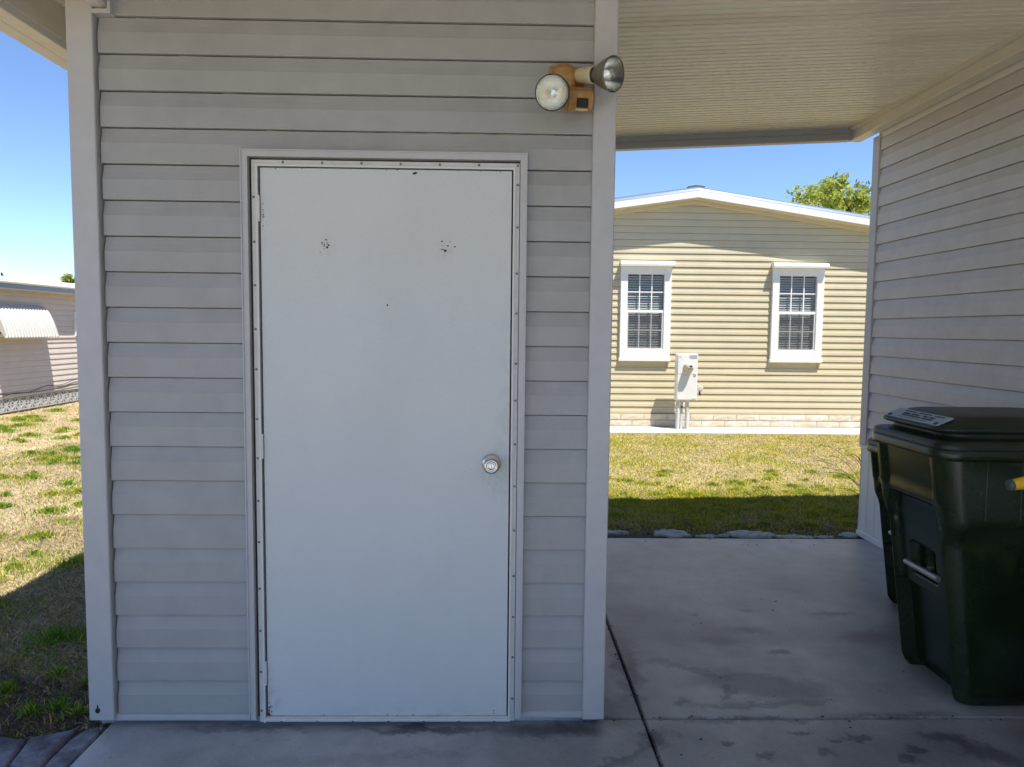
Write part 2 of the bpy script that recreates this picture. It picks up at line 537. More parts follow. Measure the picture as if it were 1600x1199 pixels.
LAP_VARIANTS = 3
def lap_mesh(length, h, prof, material, cache={}):
    """one course of siding, slightly bowed along its length; three variants of each"""
    key = (round(length, 4), round(h, 4), id(prof), material.name)
    if key not in cache:
        cache[key] = []
        for _ in range(LAP_VARIANTS):
            ns = max(3, int(length / .22))
            b = MB(); rings = []
            dy, dz = 0.0, 0.0
            for i in range(ns + 1):
                if 0 < i < ns:
                    dy = .6 * dy + random.uniform(-.0009, .0009); dz = .6 * dz + random.uniform(-.0005, .0005)
                else:
                    dy = dz = 0
                rings.append([(length * i / ns, -d + (dy if d > .004 else 0), z * h + (dz if d > .012 else 0)) for d, z in prof])
            b.loft(rings, smooth=False)
            cache[key].append(b.mesh('siding_plank', material))
    return random.choice(cache[key])
# (depth outwards, height fraction), from the bottom back upwards
DUTCH = [(0.0, 0.0), (0.0185, 0.0), (0.0195, 0.02), (0.0180, 0.565), (0.0165, 0.60), (0.0105, 0.78), (0.0075, 0.90), (0.0068, 0.970), (-0.006, 0.973), (-0.006, 1.0)]
DUTCH_CUT = [(0.0, 0.385), (0.0184, 0.385), (0.0180, 0.565), (0.0165, 0.60), (0.0105, 0.78), (0.0075, 0.90), (0.0068, 0.970), (-0.006, 0.973), (-0.006, 1.0)]
CLAP = [(0.0, 0.0), (0.015, 0.0), (0.0155, 0.03), (0.0125, 0.40), (0.0095, 0.50), (0.008, 0.60), (0.0058, 0.90), (-0.012, 0.91), (-0.012, 1.0)]

# ------------------------------------------------------------------ value noise for the lawn
def vnoise(x, y, seed):
    t = np.random.default_rng(seed).random((64, 64))
    xi, yi = np.floor(x).astype(int), np.floor(y).astype(int)
    fx, fy = x - xi, y - yi
    fx, fy = fx * fx * (3 - 2 * fx), fy * fy * (3 - 2 * fy)
    g = lambda a, b: t[a % 64, b % 64]
    return (g(xi, yi) * (1 - fx) + g(xi + 1, yi) * fx) * (1 - fy) + (g(xi, yi + 1) * (1 - fx) + g(xi + 1, yi + 1) * fx) * fy
def fbm(x, y, s, seed, oct=4):
    a, tot, o = 1.0, 0.0, 0.0
    for k in range(oct):
        o = o + a * vnoise(x * s + 17.3 * k, y * s - 9.1 * k, seed + k); tot += a; a *= .55; s *= 2.1
    return o / tot
def sstep(a, b, x):
    t = np.clip((x - a) / (b - a), 0, 1)
    return t * t * (3 - 2 * t)
def greenness(x, y):
    clump = .9 * sstep(.53, .62, fbm(x, y, 2.6, 3)) * (.15 + .85 * sstep(.42, .56, fbm(x, y, 8.0, 5, 2)))
    clump = np.maximum(clump, sstep(.59, .65, fbm(x, y, 5.0, 21, 3)))
    clump = clump * np.where(y < 1.5, .22, .42)
    right = sstep(.34, .58, fbm(x, y, 1.3, 31)) * .85 + .15
    right = (.30 + .45 * right) * (0.55 + .45 * sstep(.40, .62, fbm(x + 3, y, 3.4, 57)))
    # the strip nearest the far house and right in the slab's shade keeps more green
    band = np.exp(-((y - 3.2) / .4) ** 2) * .22 + np.exp(-((y - 4.0) / .7) ** 2) * .15
    right = np.clip(right + band, 0, 1)
    return np.where(x < -.5, clump, right)
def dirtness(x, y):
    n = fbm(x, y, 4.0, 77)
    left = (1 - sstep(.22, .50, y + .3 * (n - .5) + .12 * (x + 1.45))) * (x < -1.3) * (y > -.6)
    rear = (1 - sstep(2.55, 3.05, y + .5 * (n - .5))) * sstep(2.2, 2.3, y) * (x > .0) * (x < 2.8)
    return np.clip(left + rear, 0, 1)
def lawn_z(x, y):
    return -0.028 + .03 * (fbm(x, y, .9, 91) - .5) + .012 * (fbm(x, y, 6, 92) - .5)

# ------------------------------------------------------------------ ground
def axis_coords(parts):
    a = []
    for lo, hi, st in parts:
        a += list(np.arange(lo, hi - 1e-6, st))
    a.append(parts[-1][1])
    return np.array(a)
gx = axis_coords([(-300, -60, 40), (-60, -16, 4), (-16, -9, .35), (-9, 6, .06), (6, 14, .4), (14, 60, 4), (60, 300, 40)])
gy = axis_coords([(-300, -60, 40), (-60, -8, 3), (-8, -.8, .3), (-.8, 9, .06), (9, 15, .15), (15, 24, .6), (24, 60, 4), (60, 300, 40)])
X, Y = np.meshgrid(gx, gy)
inslab = (X > -1.42) & (X < 2.9) & (Y < 2.36)
inpave = (X > -1.95) & (X < -1.3) & (Y < -.02) & (Y > -3)
Z = np.where(inslab, -.25, lawn_z(X, Y))
Z = np.where(inpave & ~inslab, -.07, Z)
Z = np.where((X > 2.62) & (Y < 2.4) & (X < 12), -.05, Z)
g = greenness(X, Y); dd = dirtness(X, Y)
straw = np.stack([.40, .315, .20] * np.ones((*X.shape, 3)), -1) if False else np.ones((*X.shape, 3)) * np.array([.42, .33, .205])
tint = fbm(X, Y, 3.3, 41)[..., None]
straw = straw * (.75 + .5 * tint)
gr = np.ones((*X.shape, 3)) * np.array([.22, .23, .045])
col = straw * (1 - .75 * g[..., None]) + gr * .75 * g[..., None]
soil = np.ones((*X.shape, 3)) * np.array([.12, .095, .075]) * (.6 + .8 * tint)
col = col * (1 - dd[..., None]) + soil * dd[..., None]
nyy, nxx = X.shape
me = bpy.data.meshes.new('lawn')
idx = np.arange(nxx * nyy).reshape(nyy, nxx)
quads = np.stack([idx[:-1, :-1], idx[:-1, 1:], idx[1:, 1:], idx[1:, :-1]], -1).reshape(-1, 4)
me.vertices.add(nxx * nyy)
me.vertices.foreach_set('co', np.stack([X, Y, Z], -1).astype(np.float32).ravel())
me.loops.add(quads.size); me.loops.foreach_set('vertex_index', quads.astype(np.int32).ravel())
me.polygons.add(len(quads)); me.polygons.foreach_set('loop_start', np.arange(0, quads.size, 4, dtype=np.int32))
me.polygons.foreach_set('use_smooth', np.ones(len(quads), bool))
me.update()
ca = me.color_attributes.new('Col', 'FLOAT_COLOR', 'POINT')
ca.data.foreach_set('color', np.concatenate([col, np.ones((*X.shape, 1))], -1).astype(np.float32).ravel())
me.materials.append(M['lawn'])
lawn = bpy.data.objects.new('lawn', me); C.objects.link(lawn); tag(lawn, kind='structure')

# slab under the carport: panels with open joints
slab = MB().box(-1.38, 2.86, -14, 2.37, -.22, -.025).build('carport_floor', M['sand'])
tag(slab, kind='structure')
def slab_panel(x0, x1, y0, y1):
    MB().box(x0, x1, y0, y1, -.12, 0.0, .006).build('slab_panel', M['slab'] if y0 > -3.3 else M['bounce_slab'], slab)
for (y0, y1) in ((.049, 2.385), (-3.2, .040), (-6.4, -3.209), (-9.6, -6.409), (-14, -9.609)):
    slab_panel(-1.39, .554, y0, y1)
    slab_panel(.562, 2.88, y0, y1)
# ragged bits of concrete along the rear edge
strip = MB().box(.2, 2.65, 2.392, 2.475, -.06, -.006).build('soil_strip', M['sand'])
tag(strip, kind='structure')
for (x, y, rx, ry, h) in ((1.25, 2.50, .135, .085, .012), (1.50, 2.44, .07, .035, .005), (1.82, 2.485, .15, .08, .012),
                          (2.12, 2.44, .13, .045, .004), (2.33, 2.43, .07, .03, .004), (2.53, 2.48, .07, .05, .009), (.83, 2.53, .13, .035, .006), (1.62, 2.455, .035, .02, .006)):
    b = MB(); rings = []
    n = 22
    jit = [1 + random.uniform(-.26, .26) for _ in range(n)]
    for (s, z) in ((1.0, -.05), (1.0, h * .4), (.93, h * .8), (.75, h), (.4, h * 1.08)):
        rings.append([(x + rx * s * jit[i] * math.cos(2 * math.pi * i / n), y + ry * s * jit[i] * math.sin(2 * math.pi * i / n),
                       z + random.uniform(-.002, .002)) for i in range(n)])
    b.loft(rings).build('edging_stone', M['stone'], strip)
# slate-grey pavers along the left edge of the slab
bed = MB().box(-2.4, -1.392, -3.0, .05, -.12, -.03).build('paver_border', M['sand'])
tag(bed, kind='structure')
def paver(poly, z=-.006):
    b = MB(); n = len(poly)
    cx = sum(p[0] for p in poly) / n; cy = sum(p[1] for p in poly) / n
    dens = []
    for i in range(n):
        a, c = Vector(poly[i]), Vector(poly[(i + 1) % n])
        k = max(2, int((c - a).length / .05))
        for q in range(k):
            p = a.lerp(c, q / k)
            dens.append((p.x + random.uniform(-.003, .003), p.y + random.uniform(-.003, .003)))
    rings = []
    for ins, dz in ((0, -.06), (0, -.012), (.006, -.003), (.016, 0)):
        r = []
        for p in dens:
            d = Vector((cx - p[0], cy - p[1])); l = d.length
            q = Vector(p) + d / l * ins
            r.append((q.x, q.y, z + dz))
        rings.append(r)
    b.loft(rings, smooth=True).build('paver', M['paver'], bed)
paver([(-1.405, -.235), (-1.405, .03), (-1.462, .012), (-1.492, -.06), (-1.482, -.235)], -.012)
paver([(-1.492, -.235), (-1.503, -.01), (-1.545, -.028), (-1.605, -.05), (-1.63, -.065), (-1.59, -.235)], -.004)
paver([(-1.603, -.235), (-1.64, -.06), (-1.72, -.05), (-1.80, -.07), (-1.80, -.235)], -.010)
paver([(-1.815, -.235), (-1.815, -.075), (-1.9, -.10), (-1.99, -.10), (-1.99, -.235)], -.008)
for r_, y1 in enumerate((-.245, -.405, -.565, -.725, -.885, -1.045, -1.205, -1.365)):
    x = -1.405 - (.05 if r_ % 2 else 0)
    if r_ % 2:
        paver([(-1.405, y1 - .15), (-1.405, y1), (-1.447, y1), (-1.447, y1 - .15)], -.007)
    while x > -1.9:
        wd = .148
        paver([(x, y1 - .15), (x, y1), (x - wd, y1), (x - wd, y1 - .15)], -.006 - random.uniform(0, .006))
        x -= wd + .009
b = MB()
rd = random.Random(21)
for i in range(130):
    if i < 45:
        x, y = .558 + rd.gauss(0, .012), rd.uniform(-.3, 1.2)
    elif i < 80:
        x, y = rd.uniform(.3, 2.0), .044 + rd.gauss(0, .015)
    elif i < 100:
        x, y = rd.uniform(.45, 2.4), rd.uniform(2.2, 2.37)
    else:
        x, y = rd.uniform(.45, 1.8), rd.uniform(-.3, 1.6)
    r_ = rd.uniform(.0015, .0045); a_ = rd.uniform(0, 3)
    b.loft([[(x + r_ * s_ * k * math.cos(a_ + t), y + r_ * s_ * math.sin(a_ + t), z_) for t in (0, 1.3, 2.5, 3.8, 5.1)] for s_, z_, k in ((1, .0005, 1.5), (.5, r_ * .8, 1.5))], smooth=False)
tag(b.build('crumbs', M['bark']), kind='stuff')
apron = MB().box(-1.5, 9.0, 7.62, 8.36, -.1, -.004).build('concrete_apron', M['apron'])
tag(apron, kind='structure')

# ------------------------------------------------------------------ grass
def blades_mesh(name, x, y, h, wd, lean, colr, z=None):
    n = len(x)
    az = rng.uniform(0, 2 * np.pi, n); la = rng.uniform(0, 2 * np.pi, n)
    z = lawn_z(x, y) if z is None else z
    dx, dy = np.cos(az) * wd, np.sin(az) * wd
    lx, ly = np.cos(la) * lean, np.sin(la) * lean
    p0 = np.stack([x - dx, y - dy, z - .004], -1); p1 = np.stack([x + dx, y + dy, z - .004], -1)
    p2 = np.stack([x + lx * .35 + dx * .75, y + ly * .35 + dy * .75, z + h * .6], -1)
    p3 = np.stack([x + lx * .35 - dx * .75, y + ly * .35 - dy * .75, z + h * .6], -1)
    p4 = np.stack([x + lx, y + ly, z + h], -1)
    V = np.stack([p0, p1, p2, p3, p4], 1).reshape(-1, 3)
    b = np.arange(n)[:, None] * 5
    t = np.concatenate([b + [0, 1, 2], b + [0, 2, 3], b + [3, 2, 4]], 0).astype(np.int32)
    me = bpy.data.meshes.new(name)
    me.vertices.add(len(V)); me.vertices.foreach_set('co', V.astype(np.float32).ravel())
    me.loops.add(t.size); me.loops.foreach_set('vertex_index', t.ravel())
    me.polygons.add(len(t)); me.polygons.foreach_set('loop_start', np.arange(0, t.size, 3, dtype=np.int32))
    me.update()
    ca = me.color_attributes.new('Col', 'FLOAT_COLOR', 'POINT')
    cc = np.repeat(colr, 5, 0)
    ca.data.foreach_set('color', np.concatenate([cc, np.ones((len(cc), 1))], 1).astype(np.float32).ravel())
    me.materials.append(M['blade'])
    o = bpy.data.objects.new(name, me); C.objects.link(o); tag(o, kind='stuff')
    return o
def scatter(n, x0, x1, y0, y1):
    return rng.uniform(x0, x1, n), rng.uniform(y0, y1, n)
def keep_zone(x, y):
    slabz = (x > -1.40) & (x < 2.62) & (y < 2.40)
    home = (x > 2.56) & (y < 2.52) & (x < 13)
    pav = (x > -2.0) & (y < -.04 + .03 * np.sin(x * 20)) & (x < -1.38)
    wedge_l = (x < -1.3) & (x > -8.0)
    wedge_r = (x > -1.3)
    return ~slabz & ~home & ~pav & (y < np.where(x > -1, 7.62, 14)) & (wedge_l | wedge_r)
def lawn_blades():
    xs, ys = [], []
    for (n, x0, x1, y0, y1) in ((60000, -3.4, -1.38, -.3, 3.0), (70000, -5.4, -1.6, 2.0, 6.5), (60000, -8.0, -3.4, 5.0, 13.5), (9000, -6, -3.2, -1, 3), (45000, -2.6, -1.38, -.15, 2.0),
                                (70000, .3, 3.4, 2.4, 4.0), (90000, .5, 5.2, 3.6, 7.62), (8000, 3.4, 6.5, 2.4, 7.6), (16000, -1.3, .5, 2.35, 7.6)):
        a, b = scatter(n, x0, x1, y0, y1); xs.append(a); ys.append(b)
    x = np.concatenate(xs); y = np.concatenate(ys)
    g = greenness(x, y); dd = dirtness(x, y)
    k = keep_zone(x, y) & (rng.random(len(x)) > .35 * dd)
    x, y, g, dd = x[k], y[k], g[k], dd[k]
    isg = rng.random(len(x)) < .07 + .9 * g
    # green blades
    a = isg & (rng.random(len(x)) < .95 - .5 * dd)
    n = a.sum(); u = rng.random((n, 1)); far = np.clip(y[a] / 9, 0, 1)[:, None]
    cg = np.array([.10, .21, .018]) * (1 - u) + np.array([.30, .34, .03]) * u
    yl = rng.random((n, 1)) < np.where((x[a] > 0)[:, None], (.48 + .12 * far), .12 + .25 * far)
    cg = np.where(yl, np.array([.58, .47, .05]) * (.8 + .4 * u), cg)
    hh = rng.uniform(.012, .040, n) * (.5 + .7 * g[a]) * np.where(x[a] > 0, .8, 1.3)
    blades_mesh('grass', x[a], y[a], hh, rng.uniform(.0018, .0034, n) * (1 + .5 * far[:, 0]), rng.uniform(.01, .04, n), cg)
    # dry straw lying nearly flat
    s = ~isg
    n = s.sum(); u = rng.random((n, 1))
    cs = np.array([.62, .49, .275]) * (.35 + .85 * u)
    cs = np.where((rng.random((n, 1)) < .22), np.array([.30, .25, .19]) * (.6 + .6 * u), cs)
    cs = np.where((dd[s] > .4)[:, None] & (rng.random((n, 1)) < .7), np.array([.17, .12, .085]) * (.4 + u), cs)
    far = np.clip(y[s] / 9, 0, 1)
    blades_mesh('dry_grass', x[s], y[s], rng.uniform(.003, .026, n), rng.uniform(.0015, .003, n) * (1 + .6 * far), rng.uniform(.02, .06, n), cs)
lawn_blades()
def tufts():
    """separate clumps of coarser grass standing in the straw"""
    r = np.random.default_rng(77)
    cs = []
    for (n, x0, x1, y0, y1) in ((10, -3.2, -1.55, .5, 2.2), (75, -5.2, -1.9, 2.0, 6.0), (95, -7.9, -3.6, 5.0, 12.5), (60, .6, 3.3, 2.75, 3.9), (55, .9, 5.2, 3.7, 4.9)):
        for _ in range(n):
            cs.append((r.uniform(x0, x1), r.uniform(y0, y1), r.uniform(.05, .17) * (1.15 if x0 < 0 else .8), r.uniform(0, 1)))
    for _ in range(9):                      # weeds in the soil beside the pavers
        cs.append((r.uniform(-2.1, -1.5), r.uniform(.03, .5), r.uniform(.02, .055), r.uniform(0, .5)))
    X_, Y_, H_, W_, A_, L_, K_ = [], [], [], [], [], [], []
    for (cx, cy, rad, tone) in cs:
        n = int(260 * (rad / .12) ** 1.4) + 20
        q = rad * np.abs(r.normal(0, .5, n)); an = r.uniform(0, 2 * np.pi, n)
        X_.append(cx + q * np.cos(an) * 1.2); Y_.append(cy + q * np.sin(an))
        H_.append(r.uniform(.02, .062, n) * (1.0 if cx < 0 else .75) * (1 - .5 * np.clip(q / rad / 1.5, 0, 1)))
        W_.append(r.uniform(.0020, .0040, n) * (1 + .04 * cy)); L_.append(r.uniform(.01, .05, n))
        u = r.random((n, 1))
        base = (np.array([.10, .24, .02]) * (1 - tone) + np.array([.24, .32, .025]) * tone)
        if cx > 0:
            base = base * .4 + np.array([.30, .34, .035]) * .6
        c = base * (.65 + .7 * u)
        c = np.where(r.random((n, 1)) < .13 + .25 * tone, np.array([.50, .44, .07]) * (.7 + .5 * u), c)
        K_.append(c)
    x = np.concatenate(X_); y = np.concatenate(Y_)
    k = keep_zone(x, y)
    blades_mesh('grass', x[k], y[k], np.concatenate(H_)[k], np.concatenate(W_)[k], np.concatenate(L_)[k], np.concatenate(K_)[k])
tufts()

# ------------------------------------------------------------------ the shed
shed = empty('storage_shed', (-.52, 0, 0), 'taupe vinyl sided storage shed with a plain white door under the carport roof', 'shed')
YB = .014                                   # back plane of the planks
XL0, XL1, XR0, XR1 = -1.445, -1.357, .322, .400
MB().box(-1.432, -1.40, .02, 2.34, .02, 2.62).build('side_wall', M['siding'], shed)
MB().box(.352, .386, .02, 2.34, .02, 2.70).build('side_wall', M['siding'], shed)
MB().box(-1.40, .352, 2.30, 2.34, .02, 2.62).build('back_wall', M['siding'], shed)
MB().box(-1.43, .385, .03, 2.33, -.01, .036).build('sill', M['slab'], shed)
for k in range(-1, 21):
    z = 2.477 - .1215 * k
    jit = lambda: random.uniform(-.0008, .0008)
    if k < 4:
        place('siding_plank', lap_mesh(XR0 - XL1 - .003, .1215, DUTCH, M['siding']), shed, (XL1 + .006 + abs(jit()) * 2, YB + jit(), z))
    else:
        if k == 4:
            place('siding_plank', lap_mesh(.99, .1215, DUTCH_CUT, M['siding']), shed, (-.885, YB, z))
        place('siding_plank', lap_mesh(-.878 - XL1, .1215, DUTCH, M['siding']), shed, (XL1 + .006 + abs(jit()) * 2, YB + jit(), z))
        place('siding_plank', lap_mesh(XR0 - .092 + .01, .1215, DUTCH, M['siding']), shed, (.092, YB + jit(), z))
MB().prism([(YB, .022), (YB - .020, .022), (YB - .022, .028), (YB - .022, .045), (YB - .014, .047), (YB, .047)], 0, XL1 - .005, -.868).build('starter_trim', M['trim'], shed)
MB().prism([(YB, .030), (YB - .020, .030), (YB - .022, .036), (YB - .022, .052), (YB - .014, .054), (YB, .054)], 0, .095, XR0 + .005).build('starter_trim', M['trim'], shed)
def corner_post(x0, x1, zb, zt):
    b = MB()
    b.box(x0, x1, -.024, .05, zb, zt, .003)
    return b.build('corner_post', M['trim'], shed)
corner_post(XL0, XL1, .030, 2.63)
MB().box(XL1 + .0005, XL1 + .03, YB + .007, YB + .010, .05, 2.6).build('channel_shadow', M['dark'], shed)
corner_post(XR0, XR1, .032, 2.755)
for k in range(-1, 21):                      # the side of the shed towards the bins
    place('siding_plank', lap_mesh(2.25, .1215, DUTCH, M['siding']), shed, (.3835, .055, 2.477 - .1215 * k), (0, 0, math.radians(90)))
# keyhole-shaped hole punched near the foot of the left post
b = MB()
b.prism([(-1.4135 + .0085 * math.cos(a), .068 + .0095 * math.sin(a)) for a in [i * math.pi / 7 for i in range(14)]], 1, -.0262, -.0215)
b.prism([(-1.4160, .073), (-1.4105, .073), (-1.4118, .088), (-1.4150, .089)], 1, -.0259, -.0214)
b.build('keyhole_slot', M['dark'], shed)
# little channel boxed round the header beam where it meets the wall
b = MB()
b.box(-1.356, -1.293, -.030, YB, 2.474, 2.487); b.box(-1.303, -1.293, -.0302, YB, 2.4872, 2.63)
b.box(-1.356, -1.3032, -.010, YB, 2.4872, 2.63)
b.build('beam_channel', M['trim'], shed)
# door casing: a mitred channel on three sides
def channel(x0, x1, z0, z1, wd, ya, yb):
    """mitred U of width wd: left, top, right"""
    b = MB()
    xi0, xi1, zi = x0 + wd, x1 - wd, z1 - wd
    b.prism([(x0, z0), (xi0, z0), (xi0, zi), (x0, z1)], 1, ya, yb)
    b.prism([(x0 + .0006, z1), (xi0 + .0006, zi), (xi1 - .0006, zi), (x1 - .0006, z1)], 1, ya, yb)
    b.prism([(x1, z0 + .004), (x1, z1), (xi1, zi), (xi1, z0 + .004)], 1, ya, yb)
    return b
casing = channel(-.872, .096, .035, 2.037, .021, -.030, YB).build('door_casing', M['trim'], shed)
channel(-.8745, .0985, .035, 2.0395, .004, -.034, YB - .02).build('casing_bead', M['trim'], casing)
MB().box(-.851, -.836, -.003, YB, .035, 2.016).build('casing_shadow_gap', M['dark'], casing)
frame = empty('door_frame', (-.38, 0, 0)); frame.parent = shed; frame.location = Vector((-.38, 0, 0)) - origin(shed)
b = channel(-.842, .073, .020, 2.008, .020, -.014, .03)
b.box(-.8215, .0525, -.0141, .03, .020, .040)
b.build('frame_flange', M['frame'], frame)
b = channel(-.8265, .0578, .020, 1.9925, .0065, -.021, -.0142)
b.box(-.820, .0513, -.021, -.0142, .0275, .0355)
b.build('frame_bead', M['white'], frame)
# screws in the flange
sc = MB().lathe([(0, .0042), (.0018, .0040), (.0026, .0024)], (0, 0, 0), (0, -1, 0), 10).mesh('screw', M['screw'])
for i in range(7):
    place('screw', sc, frame, (-.735 + .1335 * i, -.0142, 2.0005))
for i in range(13):
    z = 1.94 - .152 * i
    place('screw', sc, frame, (.0665, -.0142, z + random.uniform(-.012, .012)))
    place('screw', sc, frame, (-.8355, -.0142, z - .05 + random.uniform(-.012, .012)))
for i in range(7):
    place('screw', sc, frame, (-.765 + .128 * i, -.0143, .0235))
# the door
door = empty('door', (-.38, 0, .04)); door.parent = shed; door.location = Vector((-.38, 0, .04)) - origin(shed)
MB().box(-.8135, .0465, -.013, .022, .0415, 1.9825, .0015).build('door_panel', M['door'], door)
hm = MB().box(-.0045, .0045, -.004, .004, 0, .088).mesh('hinge', M['frame'])
for z in (.16, .98, 1.80):
    place('hinge', hm, door, (-.8183, -.0185, z))
kn = MB()
K = (-.016, -.013, .969)
kn.lathe([(0, .0335), (.003, .0335), (.006, .031), (.009, .024), (.012, .015), (.030, .0125), (.036, .016), (.042, .0245), (.050, .0285),
          (.058, .0285), (.064, .025), (.067, .021), (.0665, .0165), (.064, .0155), (.0665, .012), (.067, .006)], K, (0, -1, 0), 40)
kn.build('door_knob', M['steel'], door)
MB().box(K[0] - .0011, K[0] + .0011, K[1] - .0682, K[1] - .0664, K[2] - .006, K[2] + .006).build('key_slot', M['dark'], door)
b = MB()
def pock(b, x, z, r):
    n = 8
    b.prism([(x + r * random.uniform(.6, 1.2) * math.cos(2 * math.pi * i / n), z + r * random.uniform(.6, 1.2) * math.sin(2 * math.pi * i / n)) for i in range(n)], 1, -.0136, -.0128)
for (cx, cz, sp, n) in ((-.588, 1.724, .016, 16), (-.180, 1.721, .017, 11)):
    for _ in range(n):
        pock(b, cx + random.gauss(0, sp * .6), cz + random.gauss(0, sp * .65), random.choice((.0011, .0016, .002, .0032)))
pock(b, -.381, 1.520, .0034); pock(b, -.181, 1.709, .0045); pock(b, -.587, 1.716, .0042)
b.prism([(-.296, 1.967), (-.285, 1.966), (-.276, 1.972), (-.283, 1.975), (-.292, 1.972)], 1, -.0136, -.0128)
for i in range(9):
    pock(b, -.806 + abs(random.gauss(0, .003)), 1.83 + random.gauss(0, .03), .0018)
for i in range(12):
    pock(b, random.uniform(-.8, .03), 1.981 - abs(random.gauss(0, .0012)), random.uniform(.001, .0024))
for i in range(6):
    pock(b, K[0] + random.gauss(.0, .035), K[2] - .045 + random.gauss(0, .008), .0011)
tag(b.build('paint_chips', M['dark'], door), kind='stuff')
b = MB()
for i in range(26):
    pock(b, -.8115 + abs(random.gauss(0, .007)), .044 + abs(random.gauss(0, .018)), random.uniform(.0012, .0034))
for i in range(8):
    pock(b, random.uniform(-.8, .04), .0435 + abs(random.gauss(0, .002)), random.uniform(.001, .0026))
for i in range(7):
    pock(b, .0, .05 + abs(random.gauss(0, .006)), .0018)
tag(b.build('rust_spots', M['rust'], door), kind='stuff')

# ------------------------------------------------------------------ flood light
fl = empty('flood_light', (.225, -.02, 2.28), 'old tan twin flood light with motion sensor fixed high on the shed wall', 'flood light')
b = MB()
b.box(.170, .290, -.014, -.004, 2.235, 2.335, .004)
b.build('mounting_plate', M['tan_fix'], fl)
b = MB(); rings = []
for s, y in ((1, -.0145), (1, -.055), (.9, -.072), (.6, -.078)):
    rings.append([(.218 + .036 * s * math.copysign(abs(math.cos(a)) ** .55, math.cos(a)), y, 2.282 + .044 * s * math.copysign(abs(math.sin(a)) ** .55, math.sin(a))) for a in [2 * math.pi * i / 28 for i in range(28)]])
b.loft(rings).build('junction_box', M['tan_fix'], fl)
PAR = [(.004, .011), (.002, .031), (-.002, .047), (-.005, .0515)]
BACK = [(-.0745, .004), (-.073, .014), (-.060, .030), (-.040, .0425), (-.020, .0495), (-.0062, .0525), (-.0045, .0545), (-.0085, .0562), (-.014, .0548), (-.03, .049), (-.05, .0405), (-.068, .0305), (-.078, .023), (-.086, .0195), (-.110, .0185)]
def bulb(fc, d, joint):
    d = Vector(d).normalized(); fc = Vector(fc)
    neck = fc - d * .100
    bl = MB().lathe(BACK[6:], fc, d, 36, cap0=False).build('flood_bulb', M['bulbback'], fl)
    MB().lathe(BACK[:6], fc, d, 36, cap1=False).build('reflector_bowl', M['bowl'], bl)
    MB().lathe(PAR[::-1], fc, d, 36, cap0=False).build('bulb_lens', M['lens'], bl)
    sk = MB()
    sk.lathe([(-.045, .020), (-.040, .025), (.012, .027), (.024, .0285), (.0245, .025), (.006, .0225)], neck - d * .010, d, 28)
    so = sk.build('lamp_socket', M['cream_fix'], fl)
    MB().lathe([(.0, .0222), (.0065, .0222)], neck - d * .010, d, 24).build('socket_throat', M['dark'], so)
    MB().tube([neck - d * .05, (neck - d * .06).lerp(Vector(joint), .5), joint], .011, 12).build('swivel_arm', M['tan_fix'], fl)
bulb((.166, -.205, 2.186), (-.20, -.90, -.28), (.212, -.05, 2.262))
bulb((.372, -.160, 2.262), (.70, -.69, -.18), (.236, -.048, 2.287))
# motion sensor head under the box
sen = MB()
def tilt(p):                                # tip the head a little downwards
    c = Vector((.262, -.06, 2.215)); q = Vector(p) - c
    a = math.radians(-20)
    r = Vector((q.x, q.y * math.cos(a) + q.z * math.sin(a), -q.y * math.sin(a) + q.z * math.cos(a)))
    a2 = math.radians(8)
    r = Vector((r.x * math.cos(a2) - r.y * math.sin(a2), r.x * math.sin(a2) + r.y * math.cos(a2), r.z))
    return c + r
sen.prism([(-.115, 2.176), (-.020, 2.184), (-.020, 2.244), (-.085, 2.250), (-.112, 2.240), (-.120, 2.215)], 0, .222, .302)
sen.v = [tilt(p) for p in sen.v]
so = sen.build('sensor_head', M['tan_fix'], fl)
q = MB().box(.238, .288, -.1215, -.110, 2.183, 2.222, .004); q.v = [tilt(p) for p in q.v]
q.build('sensor_bezel', M['tan_fix'], so)
q = MB().box(.246, .284, -.1240, -.1200, 2.190, 2.219, .003); q.v = [tilt(p) for p in q.v]
q.build('sensor_window', M['black'], so)
q = MB().box(.244, .286, -.1248, -.1205, 2.180, 2.1865, .002); q.v = [tilt(p) for p in q.v]
q.build('sensor_lip', M['cream_fix'], so)
MB().tube([(.232, -.06, 2.25), (.250, -.06, 2.236)], .014, 12).build('sensor_arm', M['tan_fix'], fl)

# ------------------------------------------------------------------ carport roof
YF, YE = -2.9, 2.585
XE0, XE1 = -1.80, 2.50
cz = lambda x: 2.785 + .054 * (x - .8)
cp = empty('carport', (.35, -1.5, 0), 'carport roof of ribbed beige aluminium strips joining the shed to the home', 'carport')
PITCH = .0503
n_strip = int((YE - YF) / PITCH)
sl = math.atan(.054)
ln = (XE1 - .02 - (XE0 + .14)) / math.cos(sl)
g_ = .011
prof = [(0.0, .0), (0.0, .012), (PITCH, .012), (PITCH, .0), (PITCH - .001, -.0028), (PITCH - .0035, -.0045), (g_ + .0025, -.0045), (g_, -.002), (g_, .006), (.0004, .006), (.0004, .0)]
prof = [(g_, .033), (PITCH, .033), (PITCH, -.001), (PITCH - .0012, -.0035), (PITCH - .003, -.0045), (g_ + .003, -.0045), (g_ + .0012, -.0035), (g_, -.001)]
b = MB(); b.prism(prof, 0, 0, ln); strip_me = b.mesh('ceiling_strip', M['ceiling'])
for i in range(n_strip):
    y = YE - PITCH * (i + 1)
    place('ceiling_strip', strip_me, cp, (XE0 + .14, y, cz(XE0 + .14) + random.uniform(-.0006, .0006)), (0, -sl, 0))
b = MB()                                     # pan above the strips
b.prism([(XE0 + .02, cz(XE0) + .035), (XE1 + .12, cz(XE1 + .12) + .035), (XE1 + .12, cz(XE1 + .12) + .075), (XE0 + .02, cz(XE0) + .075)], 1, YF, YE + .05)
